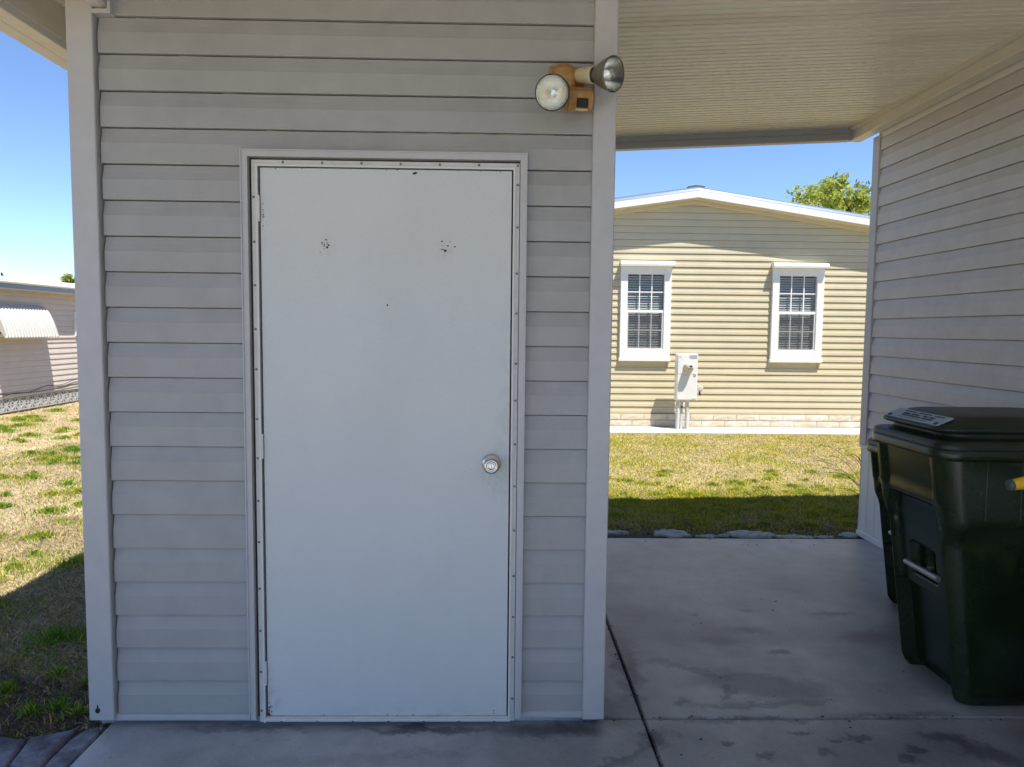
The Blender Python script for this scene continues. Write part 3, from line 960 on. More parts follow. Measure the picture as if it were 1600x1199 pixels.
b.build('roof_deck', M['deck'], cp)
# rear edge beam (follows the fall of the roof)
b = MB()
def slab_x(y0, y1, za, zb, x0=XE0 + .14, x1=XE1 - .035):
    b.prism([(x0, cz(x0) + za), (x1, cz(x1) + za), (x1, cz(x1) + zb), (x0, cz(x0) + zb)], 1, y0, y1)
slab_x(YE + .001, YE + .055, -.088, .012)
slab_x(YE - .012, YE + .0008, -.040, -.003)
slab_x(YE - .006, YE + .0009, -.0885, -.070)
b.build('rear_fascia', M['shaded_beam'], cp)
# beam along the home wall
b = MB()
b.box(2.475, 2.560, YF, YE + .054, 2.788, 2.850, .003)
b.box(2.445, 2.4748, YF, YE - .001, 2.848, 2.872)
b.build('wall_beam', M['beam'], cp)
for (y, z) in ((2.50, 2.846), (2.36, 2.846)):
    place('screw', sc, cp, (2.46, y, 2.8478), (math.radians(-90), 0, 0))
# eave gutter on the left
b = MB()
b.box(-1.806, -1.738, YF, YE + .05, 2.497, 2.640, .004)
b.box(-1.7378, -1.668, YF, YE + .05, 2.4955, 2.560, .003)
b.box(-1.6678, -1.655, YF, YE + .05, 2.520, 2.566)
b.build('eave_gutter', M['beam'], cp)
b = MB()
b.box(-1.737, -1.66, YF, YE + .04, 2.562, 2.70); b.build('gutter_back', M['beam'], cp)
# header beam from the shed wall towards the street, on posts
b = MB(); b.box(-1.360, -1.311, YF, -.0105, 2.4985, 2.642, .003)
b.box(-1.335, -1.318, YF, -.0108, 2.4965, 2.4984)
b.build('header_beam', M['white'], cp)
for x in (-1.36,):
    for y in (-2.85,):
        MB().box(x, x + .076, y, y + .076, 0, 2.4985, .004).build('post', M['white'], cp)

# ------------------------------------------------------------------ home on the right
home = empty('mobile_home', (2.6, -2.0, 0), 'mauve grey sided home wall with white ribbed skirting behind the green bins', 'house')
XW = 2.614
HL = 2.44 + 5.9
for k in range(0, 17):
    z = .651 + .127 * k
    hgt = .127
    place('siding_plank', lap_mesh(HL, hgt, DUTCH, M['siding_home']), home, (XW + random.uniform(-.001, .001), 2.44, z), (0, 0, math.radians(-90)))
b = MB(); b.box(2.586, 2.70, 2.425, 2.512, .655, 2.785, .003); b.build('corner_post', M['trim'], home)
b = MB()
b.prism([(2.612, 2.764), (2.603, 2.764), (2.600, 2.768), (2.592, 2.800), (2.5925, 2.803), (2.579, 2.835), (2.579, 2.845), (2.612, 2.845)], 1, -5.9, 2.43)
b.build('frieze_trim', M['white'], home)
b = MB(); b.box(2.62, 9.2, -5.95, 2.50, -.05, 3.0); b.build('wall_core', M['siding_home'], home)
b = MB()
b.prism([(2.45, 3.02), (9.4, 3.02), (5.9, 3.75)], 1, -6.1, 2.62); b.build('roof', M['shingle'], home)
sk = MB().prism([(2.600, .0), (2.600, .094), (2.596, .097), (2.600, .100), (2.600, .104), (2.606, .104), (2.606, .0)], 2, 0.035, .636)
skm = sk.mesh('skirting_panel', M['white_vinyl'], Vector((0, 0, 0)))
for i in range(78):
    place('skirting_panel', skm, home, (0, 2.505 - .1045 * (i + 1), 0))
b = MB(); b.box(2.588, 2.612, -5.7, 2.505, 0.001, .036, .002); b.box(2.586, 2.612, -5.7, 2.505, .634, .654, .002)
b.build('skirting_track', M['white_vinyl'], home)
MB().box(2.607, 2.62, -5.7, 2.508, 0, .655).build('skirting_backing', M['white_vinyl'], home)

# ------------------------------------------------------------------ gable house behind
gh = empty('gable_house', (2.95, 8.36, 0), 'khaki sided house with white gable trim and two grid windows across the lawn', 'house')
GY = 8.365
PK, PZ, SLP = 2.93, 3.40, .147
roofz = lambda x: PZ - SLP * abs(x - PK)
WINS = ((1.845, 2.605), (4.135, 4.915))
z = .192
while z < PZ - .02:
    h = .1005
    half = min(3.72, (PZ - z - .02) / SLP)
    x0, x1 = PK - half, PK + half
    cuts = [x0]
    if z + h > .985 and z < 2.40:            # the courses stop at the window casings
        for (wa, wb) in WINS:
            cuts += [wa + .03, wb - .03]
    cuts.append(x1)
    for a_, b_ in zip(cuts[::2], cuts[1::2]):
        place('siding_plank', lap_mesh(b_ - a_, h, CLAP, M['tan_siding']), gh, (a_, GY + random.uniform(-.0008, .0008), z))
    z += h
b = MB(); ya, yb = GY + .004, GY + .20
ze = roofz(PK + 3.7)
b.box(PK - 3.70, PK + 3.70, yb + .0005, 20.0, 0.0, ze - .001)
b.box(PK - 3.70, PK + 3.70, ya, yb, 0, 1.06)
b.box(PK - 3.70, PK + 3.70, ya, yb, 2.36, ze - .0005)
for a_, b_ in ((PK - 3.70, WINS[0][0] + .06), (WINS[0][1] - .06, WINS[1][0] + .06), (WINS[1][1] - .06, PK + 3.70)):
    b.box(a_, b_, ya, yb, 1.0602, 2.3598)
b.prism([(PK - 3.7, ze), (PK + 3.7, ze), (PK, PZ)], 1, ya, 20.0)
b.build('wall_core', M['tan_siding'], gh)
def chevron(b, y0, y1, za, zb, hw=4.0, xo=0):
    b.prism([(PK + xo - hw, PZ - SLP * hw + za), (PK + xo, PZ + za), (PK + xo, PZ + zb), (PK + xo - hw, PZ - SLP * hw + zb)], 1, y0, y1)
    b.prism([(PK + xo + .0004, PZ + za), (PK + xo + hw, PZ - SLP * hw + za), (PK + xo + hw, PZ - SLP * hw + zb), (PK + xo + .0004, PZ + zb)], 1, y0, y1)
    return b
chevron(MB(), GY - .03, GY - .0005, -.065, -.012).build('frieze_board', M['tan_trim'], gh)
chevron(MB(), GY - .205, GY - .0005, -.011, .004).build('soffit', M['tan_trim'], gh)
chevron(MB(), GY - .225, GY - .206, .000, .098).build('rake_board', M['white_vinyl'], gh)
b = MB()                                     # bowed metal edge of the roof: leans back above the rake board
for sgn in (-1, 1):
    for (ya, za, yb, zb_) in ((-.227, .0985, -.200, .135), (-.200, .135, -.150, .163), (-.150, .163, .1, .185)):
        xs = [PK, PK + sgn * 4.02]
        v = [(xs[0], GY + ya, PZ + za), (xs[1], GY + ya, PZ - SLP * 4.02 + za), (xs[1], GY + yb, PZ - SLP * 4.02 + zb_), (xs[0], GY + yb, PZ + zb_)]
        b.add(v, [(0, 1, 2, 3)])
b.build('roof_edge', M['roof_metal'], gh, fix=False)
chevron(MB(), GY + .02, 20.4, .150, .192, 4.1).build('roof', M['shingle'], gh)
chevron(MB(), GY - .11, GY + .0195, .168, .197, .12).build('ridge_cap', M['shingle'], gh)
# brick foundation, brick by brick
MB().box(PK - 3.7, PK + 3.7, GY - .040, GY + .003, -.02, .186).build('foundation', M['mortar'], gh)
bm_ = []
for v_ in range(5):
    b = MB(); L_ = .348; H_ = .0865
    nx, nz = 6, 3
    pts = [[(L_ * i / nx, -.030 - (random.uniform(.0, .005) if 0 < i < nx and 0 < j < nz else 0), H_ * j / nz) for i in range(nx + 1)] for j in range(nz + 1)]
    vv = [p for r in pts for p in r]
    ff = [(j * (nx + 1) + i, j * (nx + 1) + i + 1, (j + 1) * (nx + 1) + i + 1, (j + 1) * (nx + 1) + i) for j in range(nz) for i in range(nx)]
    b.add(vv, ff); b.box(0, L_, -.026, 0, 0, H_)
    bm_.append(b.mesh('brick', M['brick']))
for r_, z0 in ((0, .002), (1, .0975)):
    x = PK - 3.70 - (.19 if r_ else 0)
    x = max(x, PK - 3.70)
    first = r_ == 1
    while x < PK + 3.69:
        o = place('brick', random.choice(bm_), gh, (x, GY - .0205, z0))
        s = .5 if first else min(1.0, (PK + 3.70 - x) / .345)
        first = False
        o.scale = (s, 1, 1)
        x += .345 * s + .009
# windows
def window(x0, x1, lab):
    win = empty('window', (x0, GY, 1.0)); win.parent = gh; win.location = Vector((x0, GY, 1.0)) - origin(gh)
    win['label'] = lab
    yf = GY - .055
    z0, z1 = 1.035, 2.40
    gx0, gx1, gz0, gz1, mr = x0 + .105, x1 - .105, 1.165, 2.285, 1.735
    b = MB()
    b.box(x0, gx0, yf, GY + .02, z0, z1, .004); b.box(gx1, x1, yf, GY + .02, z0, z1, .004)
    b.box(gx0 + .0003, gx1 - .0003, yf + .0006, GY + .02, z0, gz0, .004); b.box(gx0 + .0003, gx1 - .0003, yf + .0006, GY + .02, gz1, z1, .004)
    b.build('window_casing', M['white_vinyl'], win)
    b = MB(); b.box(x0 - .012, x1 + .012, yf - .012, GY + .02, .985, 1.034, .006)
    b.build('window_sill', M['white_vinyl'], win)
    b = MB()
    n = 10
    arc = [(yf - .065 + .055 * (1 - math.sin(a)), 2.401 + .080 * (1 - math.cos(a)) ** .8) for a in [math.pi / 2 * i / n for i in range(n + 1)]]
    b.prism([(GY + .02, 2.401), (yf - .075, 2.401), (yf - .080, 2.43), (yf - .066, 2.468), (yf - .03, 2.478), (GY + .02, 2.478)], 0, x0 - .015, x1 + .03)
    b.build('shutter_hood', M['white_vinyl'], win)
    b = MB(); ys = yf + .022
    b.box(gx0 + .0004, gx1 - .0004, ys - .008, ys + .02, mr - .02, mr + .022)
    b.box(gx0 + .0004, gx0 + .022, ys - .004, ys + .02, gz0 + .0004, mr - .0203); b.box(gx1 - .022, gx1 - .0004, ys - .004, ys + .02, gz0 + .0004, mr - .0203)
    b.box(gx0 + .0223, gx1 - .0223, ys - .0043, ys + .02, gz0 + .0004, gz0 + .025)
    b.build('sash', M['conduit'] if False else M['white_vinyl'], win)
    ww = gx1 - gx0
    bm2 = MB()
    for (za, zb_) in ((mr + .023, gz1), (gz0 + .026, mr - .021)):
        for q in (1, 2):
            xm = gx0 + ww * q / 3
            bm2.box(xm - .008, xm + .008, ys + .003, ys + .014, za, zb_)
        zm = (za + zb_) / 2
        for q in range(3):
            bm2.box(gx0 + ww * q / 3 + .0085, gx0 + ww * (q + 1) / 3 - .0085, ys + .0032, ys + .0138, zm - .008, zm + .008)
    bm2.build('muntin', M['white_vinyl'], win)
    for (za, zb_) in ((mr + .023, gz1), (gz0 + .026, mr - .021)):
        for q in range(3):
            for r_ in range(2):
                MB().box(gx0 + ww * q / 3 + .004, gx0 + ww * (q + 1) / 3 - .004, ys + .0145, ys + .0165,
                         za + (zb_ - za) * r_ / 2 + .002, za + (zb_ - za) * (r_ + 1) / 2 - .002).build('pane', M['glass'], win)
    b = MB(); zz = gz0 + .03; i = 0
    while zz < gz1 - .02:
        b.add([(gx0 + .01, ys + .045, zz), (gx1 - .01, ys + .045, zz), (gx1 - .01, ys + .062, zz + .026), (gx0 + .01, ys + .062, zz + .026)], [(0, 1, 2, 3)])
        zz += .036
    tag(b.build('blind_slats', M['blind'], win, fix=False), kind='stuff')
    b = MB(); b.box(gx0 - .05, gx1 + .05, GY + .19, GY + .197, gz0 - .06, gz1 + .06); b.build('room_backing', M['room'], win)
    MB().box(gx0 + .012, gx1 - .03, ys - .011, ys - .010, gz0 + .01, mr - .022).build('insect_screen', M['screen'], win)
# the core wall is solid, so the glazing sits just proud of it
window(1.845, 2.605, 'left window of the khaki gable wall')
window(4.135, 4.915, 'right window of the khaki gable wall')

# ------------------------------------------------------------------ electric meter pedestal
mp_ = empty('meter_pedestal', (2.79, 8.0, 0), 'white electric meter box on two grey pipes in front of khaki wall', 'electric meter')
MB().box(2.640, 2.945, 7.985, 8.115, .425, 1.112, .004).build('meter_box', M['meter'], mp_)
b = MB(); b.box(2.652, 2.935, 7.977, 7.9848, .818, 1.098, .002); b.build('upper_cover', M['meter'], mp_)
b = MB(); b.box(2.652, 2.935, 7.979, 7.9848, .440, .808, .002); b.build('lower_cover', M['meter'], mp_)
b = MB(); b.lathe([(0, .075), (.012, .075), (.020, .066), (.085, .062), (.105, .05), (.112, .03)], (2.805, 7.977, .918), (0, -1, 0), 32)
mt = b.build('meter_dial', M['rim_cream'], mp_)
b = MB(); b.box(2.795, 2.835, 7.862, 7.866, .925, .95); b.box(2.77, 2.84, 7.8625, 7.8655, .897, .905); b.build('dial_face', M['ink'], mt)
MB().box(2.822, 2.932, 7.9748, 7.9769, 1.045, 1.095).build('notice_label', M['meter_grey'], mp_)
MB().box(2.668, 2.700, 7.9752, 7.9769, 1.062, 1.070).build('notice_label', M['meter_grey'], mp_)
MB().box(2.890, 2.925, 7.966, 7.9765, .805, .830, .003).build('latch', M['conduit'], mp_)
MB().box(2.885, 2.930, 7.968, 7.9785, .440, .468, .003).build('latch', M['conduit'], mp_)
for x in (2.682, 2.822):
    MB().tube([(x, 8.05, -.05), (x, 8.05, .425)], .029, 16).build('conduit_pipe', M['conduit'], mp_)
MB().box(2.728, 2.762, 8.055, 8.085, -.05, .425).build('strut_channel', M['conduit'], mp_)
MB().box(2.732, 2.758, 8.05, 8.0545, .31, .335).build('strut_clip', M['dark'], mp_)
b = MB(); b.box(2.9455, 2.975, 8.01, 8.09, .54, .665, .004); b.lathe([(0, .04), (.03, .045), (.035, .03)], (2.999, 8.05, .60), (.2, -1, 0), 18)
b.build('side_outlet', M['rim_cream'], mp_)
MB().tube([(2.985, 8.0, .56), (2.995, 7.99, .50)], .014, 8).build('outlet_cover', M['dark'], mp_)

# ------------------------------------------------------------------ house on the left
lh = empty('beige_house', (-7.95, 10.5, 0), 'pinkish beige house with a white scalloped awning beyond the left lawn', 'house')
LX = -7.965
y0, y1 = 3.0, 18.0
z = .235
while z < 2.0:
    place('siding_plank', lap_mesh(y1 - y0, .0985, CLAP, M['left_siding']), lh, (LX, y0, z), (0, 0, math.radians(90)))
    z += .0985
MB().box(-13, LX - .002, y0, y1, .235, 2.08).build('wall_core', M['left_siding'], lh)
MB().box(LX, LX + .026, y0, y1, 1.200, 1.224, .003).build('belt_trim', M['left_siding'], lh)
MB().box(LX - .01, -7.725, y0 - .2, y1 + .2, 1.998, 2.010).build('soffit', M['left_siding'], lh)
MB().box(-7.745, -7.725, y0 - .2, y1 + .2, 2.0104, 2.085).build('fascia', M['roof_metal'], lh)
b = MB()
b.prism([(-7.75, 2.086), (-7.69, 2.086), (-7.675, 2.11), (-7.69, 2.165), (-7.76, 2.195), (-10.5, 2.42), (-13.2, 2.2), (-13.2, 2.086)], 1, y0 - .25, y1 + .25)
b.build('roof', M['white'], lh)
b = MB(); b.lathe([(0, .15), (.05, .15), (.10, .125), (.14, .08), (.155, .03)], (-8.55, 11.35, 2.235), (0, 0, 1), 24); b.build('roof_vent', M['white'], lh)
b = MB(); b.lathe([(0, .05), (.30, .05)], (-8.4, 9.87, 2.2), (0, 0, 1), 14); b.build('vent_pipe', M['white'], lh)
# awning: corrugated, bowed strips
aw = empty('awning', (-7.9, 9.6, 1.5)); aw.parent = lh; aw.location = Vector((-7.9, 9.6, 1.5)) - origin(lh)
prof = []
for i in range(9):
    t = i / 8
    prof.append((-7.94 + .33 * (t ** .75) * (1 - .08 * t), 1.765 - .525 * (t ** 1.55)))
SW = .075
def awning_strip():
    b = MB(); cols = 7; v = []
    for (x, z) in prof:
        for c, (u, off) in enumerate(((0, -.022), (.10, -.020), (.28, .006), (.5, .012), (.72, .006), (.90, -.020), (1, -.022))):
            v.append((x + off * .8, SW * u, z + off * .7))
    f = [(r * cols + c, r * cols + c + 1, (r + 1) * cols + c + 1, (r + 1) * cols + c) for r in range(8) for c in range(cols - 1)]
    b.add(v, f, True)
    return b
am = awning_strip().mesh('awning_strip', M['awning'], Vector((0, 0, 0)))
y = 8.90
for i in range(18):
    place('awning_strip', am, aw, (0, y + SW * i, 0))
b = MB()                                    # end cheeks
for yy in (8.898, y + SW * 18 + .002):
    b = MB()
    b.prism([(-7.945, 1.765)] + prof[1:] + [(-7.66, 1.238), (-7.945, 1.60)], 1, yy - .002, yy + .002)
    b.build('awning_cheek', M['awning'], aw)
MB().tube([(-7.645, 8.89, 1.236), (-7.645, 10.26, 1.236)], .012, 8).build('awning_rail', M['white'], aw)
# window half hidden under the awning, and the narrow one beside the shed post
def side_window(ya, yb, za, zb, lab):
    w_ = empty('window', (LX, ya, za)); w_.parent = lh; w_.location = Vector((LX, ya, za)) - origin(lh); w_['label'] = lab
    b = MB(); t = .055; xf = LX + .045
    b.box(LX + .003, xf, ya, ya + t, za, zb); b.box(LX + .003, xf, yb - t, yb, za, zb)
    b.box(LX + .003, xf - .0005, ya + t + .0003, yb - t - .0003, za, za + t); b.box(LX + .003, xf - .0005, ya + t + .0003, yb - t - .0003, zb - t, zb)
    zm = (za + zb) / 2
    b.box(LX + .003, xf - .001, ya + t + .0003, yb - t - .0003, zm - .025, zm + .025)
    b.build('window_frame', M['white_vinyl'], w_)
    MB().box(LX + .018, LX + .024, ya + t, yb - t, za + t, zm - .0252).build('pane', M['glass'], w_)
    MB().box(LX + .018, LX + .024, ya + t, yb - t, zm + .0252, zb - t).build('pane', M['glass'], w_)
    MB().box(LX + .0162, LX + .0172, ya + t, yb - t, za + t, zb - t).build('room_backing', M['room'], w_)
side_window(11.26, 11.95, 1.232, 1.69, 'narrow white framed window next to the awning')
side_window(9.0, 10.1, 1.232, 1.74, 'window under the scalloped awning')
# decorative screen-block skirting
MB().box(LX - .10, LX - .055, y0, y1, -.03, .2345).build('skirting_backing', M['mortar'], lh)
BS = .222
def screen_block():
    b = MB(); t = .016; S_ = BS - .006
    x0_, x1_ = -.045, .0
    def bar(a, c, wd):
        a, c = Vector(a), Vector(c); d = (c - a).normalized(); n_ = Vector((-d.y, d.x)) * wd / 2
        k = bar.k; bar.k += .0004
        b.prism([(a + n_)[:], (c + n_)[:], (c - n_)[:], (a - n_)[:]], 0, x0_ - k, x1_ - k)
    bar.k = 0
    h = S_
    bar((0, t / 2), (h, t / 2), t); bar((0, h - t / 2), (h, h - t / 2), t); bar((t / 2, 0), (t / 2, h), t); bar((h - t / 2, 0), (h - t / 2, h), t)
    bar((0, 0), (h, h), .034); bar((0, h), (h, 0), .034); bar((h / 2, 0), (h / 2, h), .022); bar((0, h / 2), (h, h / 2), .018)
    return b.mesh('screen_block', M['block'])
sb = screen_block()
y = y0
while y < y1 - BS:
    place('screen_block', sb, lh, (LX - .004, y, .008))
    y += BS
pts = []
for i in range(40):
    t = i / 39; yy = 8.3 + 4.6 * t
    pts.append((LX + .03, yy, .285 + .022 * math.sin(yy * 2.3) + .05 * t))
MB().tube(pts, .006, 6).build('cable', M['cable'], lh)
pts = [(LX + .03, 9.2 + .1 * i, .275 + .02 * math.sin(i * .7) + .006 * i) for i in range(26)]
MB().tube(pts, .005, 6).build('cable', M['cable'], lh)

# ------------------------------------------------------------------ wheeled refuse carts
def rrect(xa, xb, hw, r, nf=49, nc=7, ns=12, nb=8):
    """rounded rectangle outline, starting on the front (-X) face; returns (x, y, is_front)"""
    p = []
    for i in range(nf):
        p.append((xa, hw - r - (2 * (hw - r)) * i / (nf - 1), 1))
    for i in range(1, nc):
        a = math.pi / 2 * i / nc; p.append((xa + r - r * math.cos(a), -(hw - r) - r * math.sin(a), 0))
    for i in range(ns):
        p.append((xa + r + (xb - xa - 2 * r) * i / (ns - 1), -hw, 0))
    for i in range(1, nc):
        a = math.pi / 2 * i / nc; p.append((xb - r + r * math.sin(a), -(hw - r) - r * math.cos(a), 0))
    for i in range(nb):
        p.append((xb, -(hw - r) + 2 * (hw - r) * i / (nb - 1), 0))
    for i in range(1, nc):
        a = math.pi / 2 * i / nc; p.append((xb - r + r * math.cos(a), (hw - r) + r * math.sin(a), 0))
    for i in range(ns):
        p.append((xb - r - (xb - xa - 2 * r) * i / (ns - 1), hw, 0))
    for i in range(1, nc):
        a = math.pi / 2 * i / nc; p.append((xa + r - r * math.sin(a), (hw - r) + r * math.cos(a), 0))
    return p
def ss(a, b, x):
    t = min(1, max(0, (x - a) / (b - a))) if b != a else float(x > a)
    return t * t * (3 - 2 * t)
def interp(tab, z):
    for (a, va), (b, vb) in zip(tab, tab[1:]):
        if z <= b:
            t = max(0, (z - a) / (b - a)); t = t * t * (3 - 2 * t) if abs(va - vb) > .02 else t
            return va + (vb - va) * t
    return tab[-1][1]
def make_cart(loc, W, Dp, H, label, rotz=0.0, plate=True):
    """W: rim width, Dp: rim depth, H: height of the rim's lower edge; front faces -X; loc: centre of the front foot"""
    root = empty('refuse_cart', loc, label, 'trash can', 'green wheeled refuse carts')
    root.rotation_euler = (0, 0, rotz)
    L = Vector(loc)
    T = lambda p: (p[0] + L.x, p[1] + L.y, p[2] + L.z)
    hwt = [(0, .385 * W), (.50 * H, .40 * W), (.655 * H, .40 * W), (.755 * H, .482 * W), (H, .492 * W)]
    hwt = [(a, v) for a, v in hwt]
    xft = lambda z: -.135 * z / .97
    xbt = lambda z: Dp * .62 + (Dp * .78 - Dp * .62) * z / H
    zs = [0.0, .006, .02, .045, .07, .09, .12, .16, .2, .25, .3, .35, .385, .400, .404, .409, .42, .44, .452, .456, .460, .48, .5, .52, .54, .56, .575, .583, .588, .593,
          .61, .63, .65, .67, .69, .71, .73, .75, .77, .785, .793, .80, .808, .82, .84, .86, .88, .90, .92, .94, .96, .98, 1.0]
    def depth(yn, zn):
        y = abs(yn)
        d = 0.0
        # lower front cut back below the apron
        d += .058 * (1 - ss(.400, .409, zn)) * (1 - ss(.80, .90, y))
        # shallow recess whose top corners are rounded
        top = .80 - .10 * ss(.52, .72, y)
        d += .032 * ss(.405, .41, zn) * (1 - ss(top - .012, top + .008, zn)) * (1 - ss(.66, .80, y))
        # pocket behind the lift bar
        d += .085 * ss(.452, .460, zn) * (1 - ss(.583, .593, zn)) * (1 - ss(.33, .39, y))
        # raised pillars beside the plain top panel
        d -= .010 * ss(.80, .84, zn) * ss(.60, .66, y) * (1 - ss(.84, .94, y))
        d += .006 * ss(.82, .86, zn) * (1 - ss(.56, .62, y))
        return d
    rings = []
    for zn in zs:
        z = zn * H
        hw = interp(hwt, z); r = .055 + .015 * zn
        ring = []
        for (x, y, fr) in rrect(xft(z), xbt(z), hw, r):
            if fr:
                x += depth(y / (hw), zn)
            zz = z
            if zn < .09:                    # arched foot at the front and rear, rounded bottom edge
                arch = .055 * max(0, 1 - (y / (.72 * hw)) ** 2) ** .5 if abs(y) < .72 * hw else 0
                fx = ss(.35, .0, 0) if False else (1 - ss(xft(z) + .08, xft(z) + .16, x))
                zz = max(z, arch * fx * (1 - zn / .3))
                ins = .022 * (1 - min(1, zn / .045)) ** 2
                x += ins if x < .1 else -ins
                y *= 1 - ins / hw
            ring.append(T((x, y, zz)))
        rings.append(ring)
    body = MB().loft(rings).build('cart_body', M['cart'], root)
    # rim: two steps
    xa, xb, hw = xft(H) - .022, xbt(H) + .03, W / 2
    rg = [[T((x, y, z)) for (x, y, f) in rrect(xa + i_, xb - i_, hw - i_, .075, 15)] for (i_, z) in ((.020, H - .002), (.003, H + .003), (0, H + .010), (0, H + .036), (.003, H + .040))]
    MB().loft(rg).build('rim', M['cart'], root)
    # reinforcing ribs under the rim on the near side and the front
    for sx in (.24, .42, .6, .78):
        for sg in (-1, 1):
            xx = xa + (xb - xa) * sx
            MB().box(L.x + xx - .006, L.x + xx + .006, L.y + sg * (hw - .012) - .008, L.y + sg * (hw - .012) + .008, L.z + H * .77, L.z + H + .005, .002).build('rib', M['cart'], root)
    # lid
    z0 = H + .0412
    lid = MB()
    rings = []
    for (inf, inr, ins, z) in ((.004, .004, .004, 0), (.002, .002, .002, .010), (.006, .004, .006, .024), (.016, .012, .014, .030), (.050, .03, .034, .034), (.060, .04, .050, .038),
                               (.064, .05, .060, .054), (.030, .05, .052, .058), (.020, .05, .046, .064), (.019, .052, .046, .072), (.023, .056, .050, .0755), (.107, .09, .088, .112), (.125, .11, .105, .117), (.20, .2, .16, .120)):
        rings.append([T((x, y, z0 + z)) for (x, y, f) in rrect(xa + inf, xb - inr, hw - ins, .07, 15)])
    lid.loft(rings)
    lo = lid.build('lid', M['lid'], root)
    # tilted front handle plate, overhanging the lid's front edge
    a = math.radians(23.6)
    px0, pz0, pw, plen = xa + .0205, z0 + .0745, .365 * W / .56, .074
    def tp(u, v, n):                        # u across, v up the slope, n normal
        return T((px0 + v * math.cos(a) - n * math.sin(a), u, pz0 + v * math.sin(a) + n * math.cos(a)))
    if plate:
        p2 = MB()
        ol = [(pw / 2 - .004, .010), (pw / 2, .014), (pw / 2, plen + .004), (pw / 2 - .004, plen + .008), (-pw / 2 + .004, plen + .008), (-pw / 2, plen + .004), (-pw / 2, .014), (-pw / 2 + .004, .010)]
        p2.loft([[tp(u, v, n) for (u, v) in ol] for n in (.0004, .0032)], smooth=False)
        po = p2.build('notice_plate', M['plate'], lo)
        tx = MB()
        rr = random.Random(5)
        def glyphs(v, h, u0, u1, wmin, wmax, gap):
            u = u0
            while u < u1:
                gw = rr.uniform(wmin, wmax)
                if rr.random() > .13:
                    tx.loft([[tp(-(u) * -1 if False else -u, v, n), tp(-(u + gw), v, n), tp(-(u + gw), v + h, n), tp(-u, v + h, n)] for n in (.0033, .0038)], smooth=False)
                u += gw + gap
        glyphs(.066, .008, -.118, .135, .006, .016, .0035)
        glyphs(.047, .011, -.105, .10, .006, .011, .003)
        glyphs(.033, .010, -.10, .105, .006, .012, .003)
        glyphs(.020, .005, -.10, .09, .004, .008, .008)
        tag(tx.build('notice_print', M['ink'], lo), kind='stuff')
        for u in (-pw / 2 + .022, pw / 2 - .022):
            MB().lathe([(0, .0085), (.003, .0085)], tp(u, .022, .0030), (-math.sin(a), 0, math.cos(a)), 14).build('plate_rivet', M['ink'], lo)
    # lift bar across the pocket
    zb = .488 * H
    MB().tube([T((xft(zb) + .022, .34 * W / 2 + .02, zb)), T((xft(zb) + .022, -.34 * W / 2 - .02, zb))], .0125, 14).build('lift_bar', M['bar'], root)
    # handle bar and wheels at the back
    MB().tube([T((xb - .01, -.19, H + .0)), T((xb + .015, -.19, H + .005)), T((xb + .02, -.17, H + .005)), T((xb + .02, .17, H + .005)), T((xb + .015, .19, H + .005)), T((xb - .01, .19, H))], .013, 10).build('handle_bar', M['cart'], root)
    R = .125 * W / .56
    for sg in (-1, 1):
        wh = MB(); wh.lathe([(0, R * .8), (.006, R), (.044, R), (.05, R * .8)], T((xbt(0) - .02, sg * (W * .40 + .027) - .025, R)), (0, 1, 0), 26)
        wo_ = wh.build('wheel', M['rubber'], root)
        MB().lathe([(0, R * .5), (.062, R * .5)], T((xbt(0) - .02, sg * (W * .40 + .027) - .031, R)), (0, 1, 0), 16).build('hub', M['black'], wo_)
    return root
make_cart((1.795, .325, 0), .56, .70, .972, 'large dark green wheeled refuse cart with a grey notice plate on its lid')
make_cart((2.115, 1.05, 0), .51, .50, .812, 'smaller green refuse cart behind the one with the notice plate', plate=False)

# ------------------------------------------------------------------ yellow-handled yard cart at the right edge
yc = empty('yard_cart', (2.1, -.16, 0), 'black yard cart with a yellow grip poking in at the right picture edge', 'cart')
MB().loft([[(2.18 + sx * s, -.30 + sy * t, z) for sx, sy in ((-1, -1), (1, -1), (1, 1), (-1, 1))] for s, t, z in ((.22, .12, .16), (.26, .155, .56), (.275, .165, .57), (.275, .165, .60))], smooth=False).build('tub', M['black'], yc)
for sg in (0, 1):
    w_ = MB().lathe([(0, .06), (.004, .085), (.012, .095), (.04, .095), (.05, .085), (.052, .06)], (1.955, -.185 - .27 * sg, .096), (0, 1, 0), 26).build('wheel', M['rubber'], yc)
    MB().lathe([(-.004, .035), (.056, .035)], (1.955, -.185 - .27 * sg, .096), (0, 1, 0), 14).build('hub', M['black'], w_)
MB().box(2.36, 2.40, -.36, -.22, 0, .18, .004).build('stand', M['black'], yc)
hd = MB().tube([(1.757, -.15, .931), (1.785, -.15, .936), (1.83, -.15, .945), (1.93, -.15, .95), (2.05, -.17, .90), (2.20, -.25, .75), (2.30, -.30, .60)], [.018, .021, .022, .024, .024, .022, .02], 14).build('handle', M['yellow'], yc)
MB().lathe([(0, .016), (.003, .0185), (.010, .019), (.015, .0175), (.018, .012)], (1.759, -.15, .9312), (-1, 0, -.1), 16).build('end_cap', M['capgreen'], hd)
MB().tube([(1.83, -.152, .925), (1.86, -.15, .90), (1.89, -.15, .895), (1.95, -.15, .925)], .012, 10).build('grip_trigger', M['capgreen'], hd)

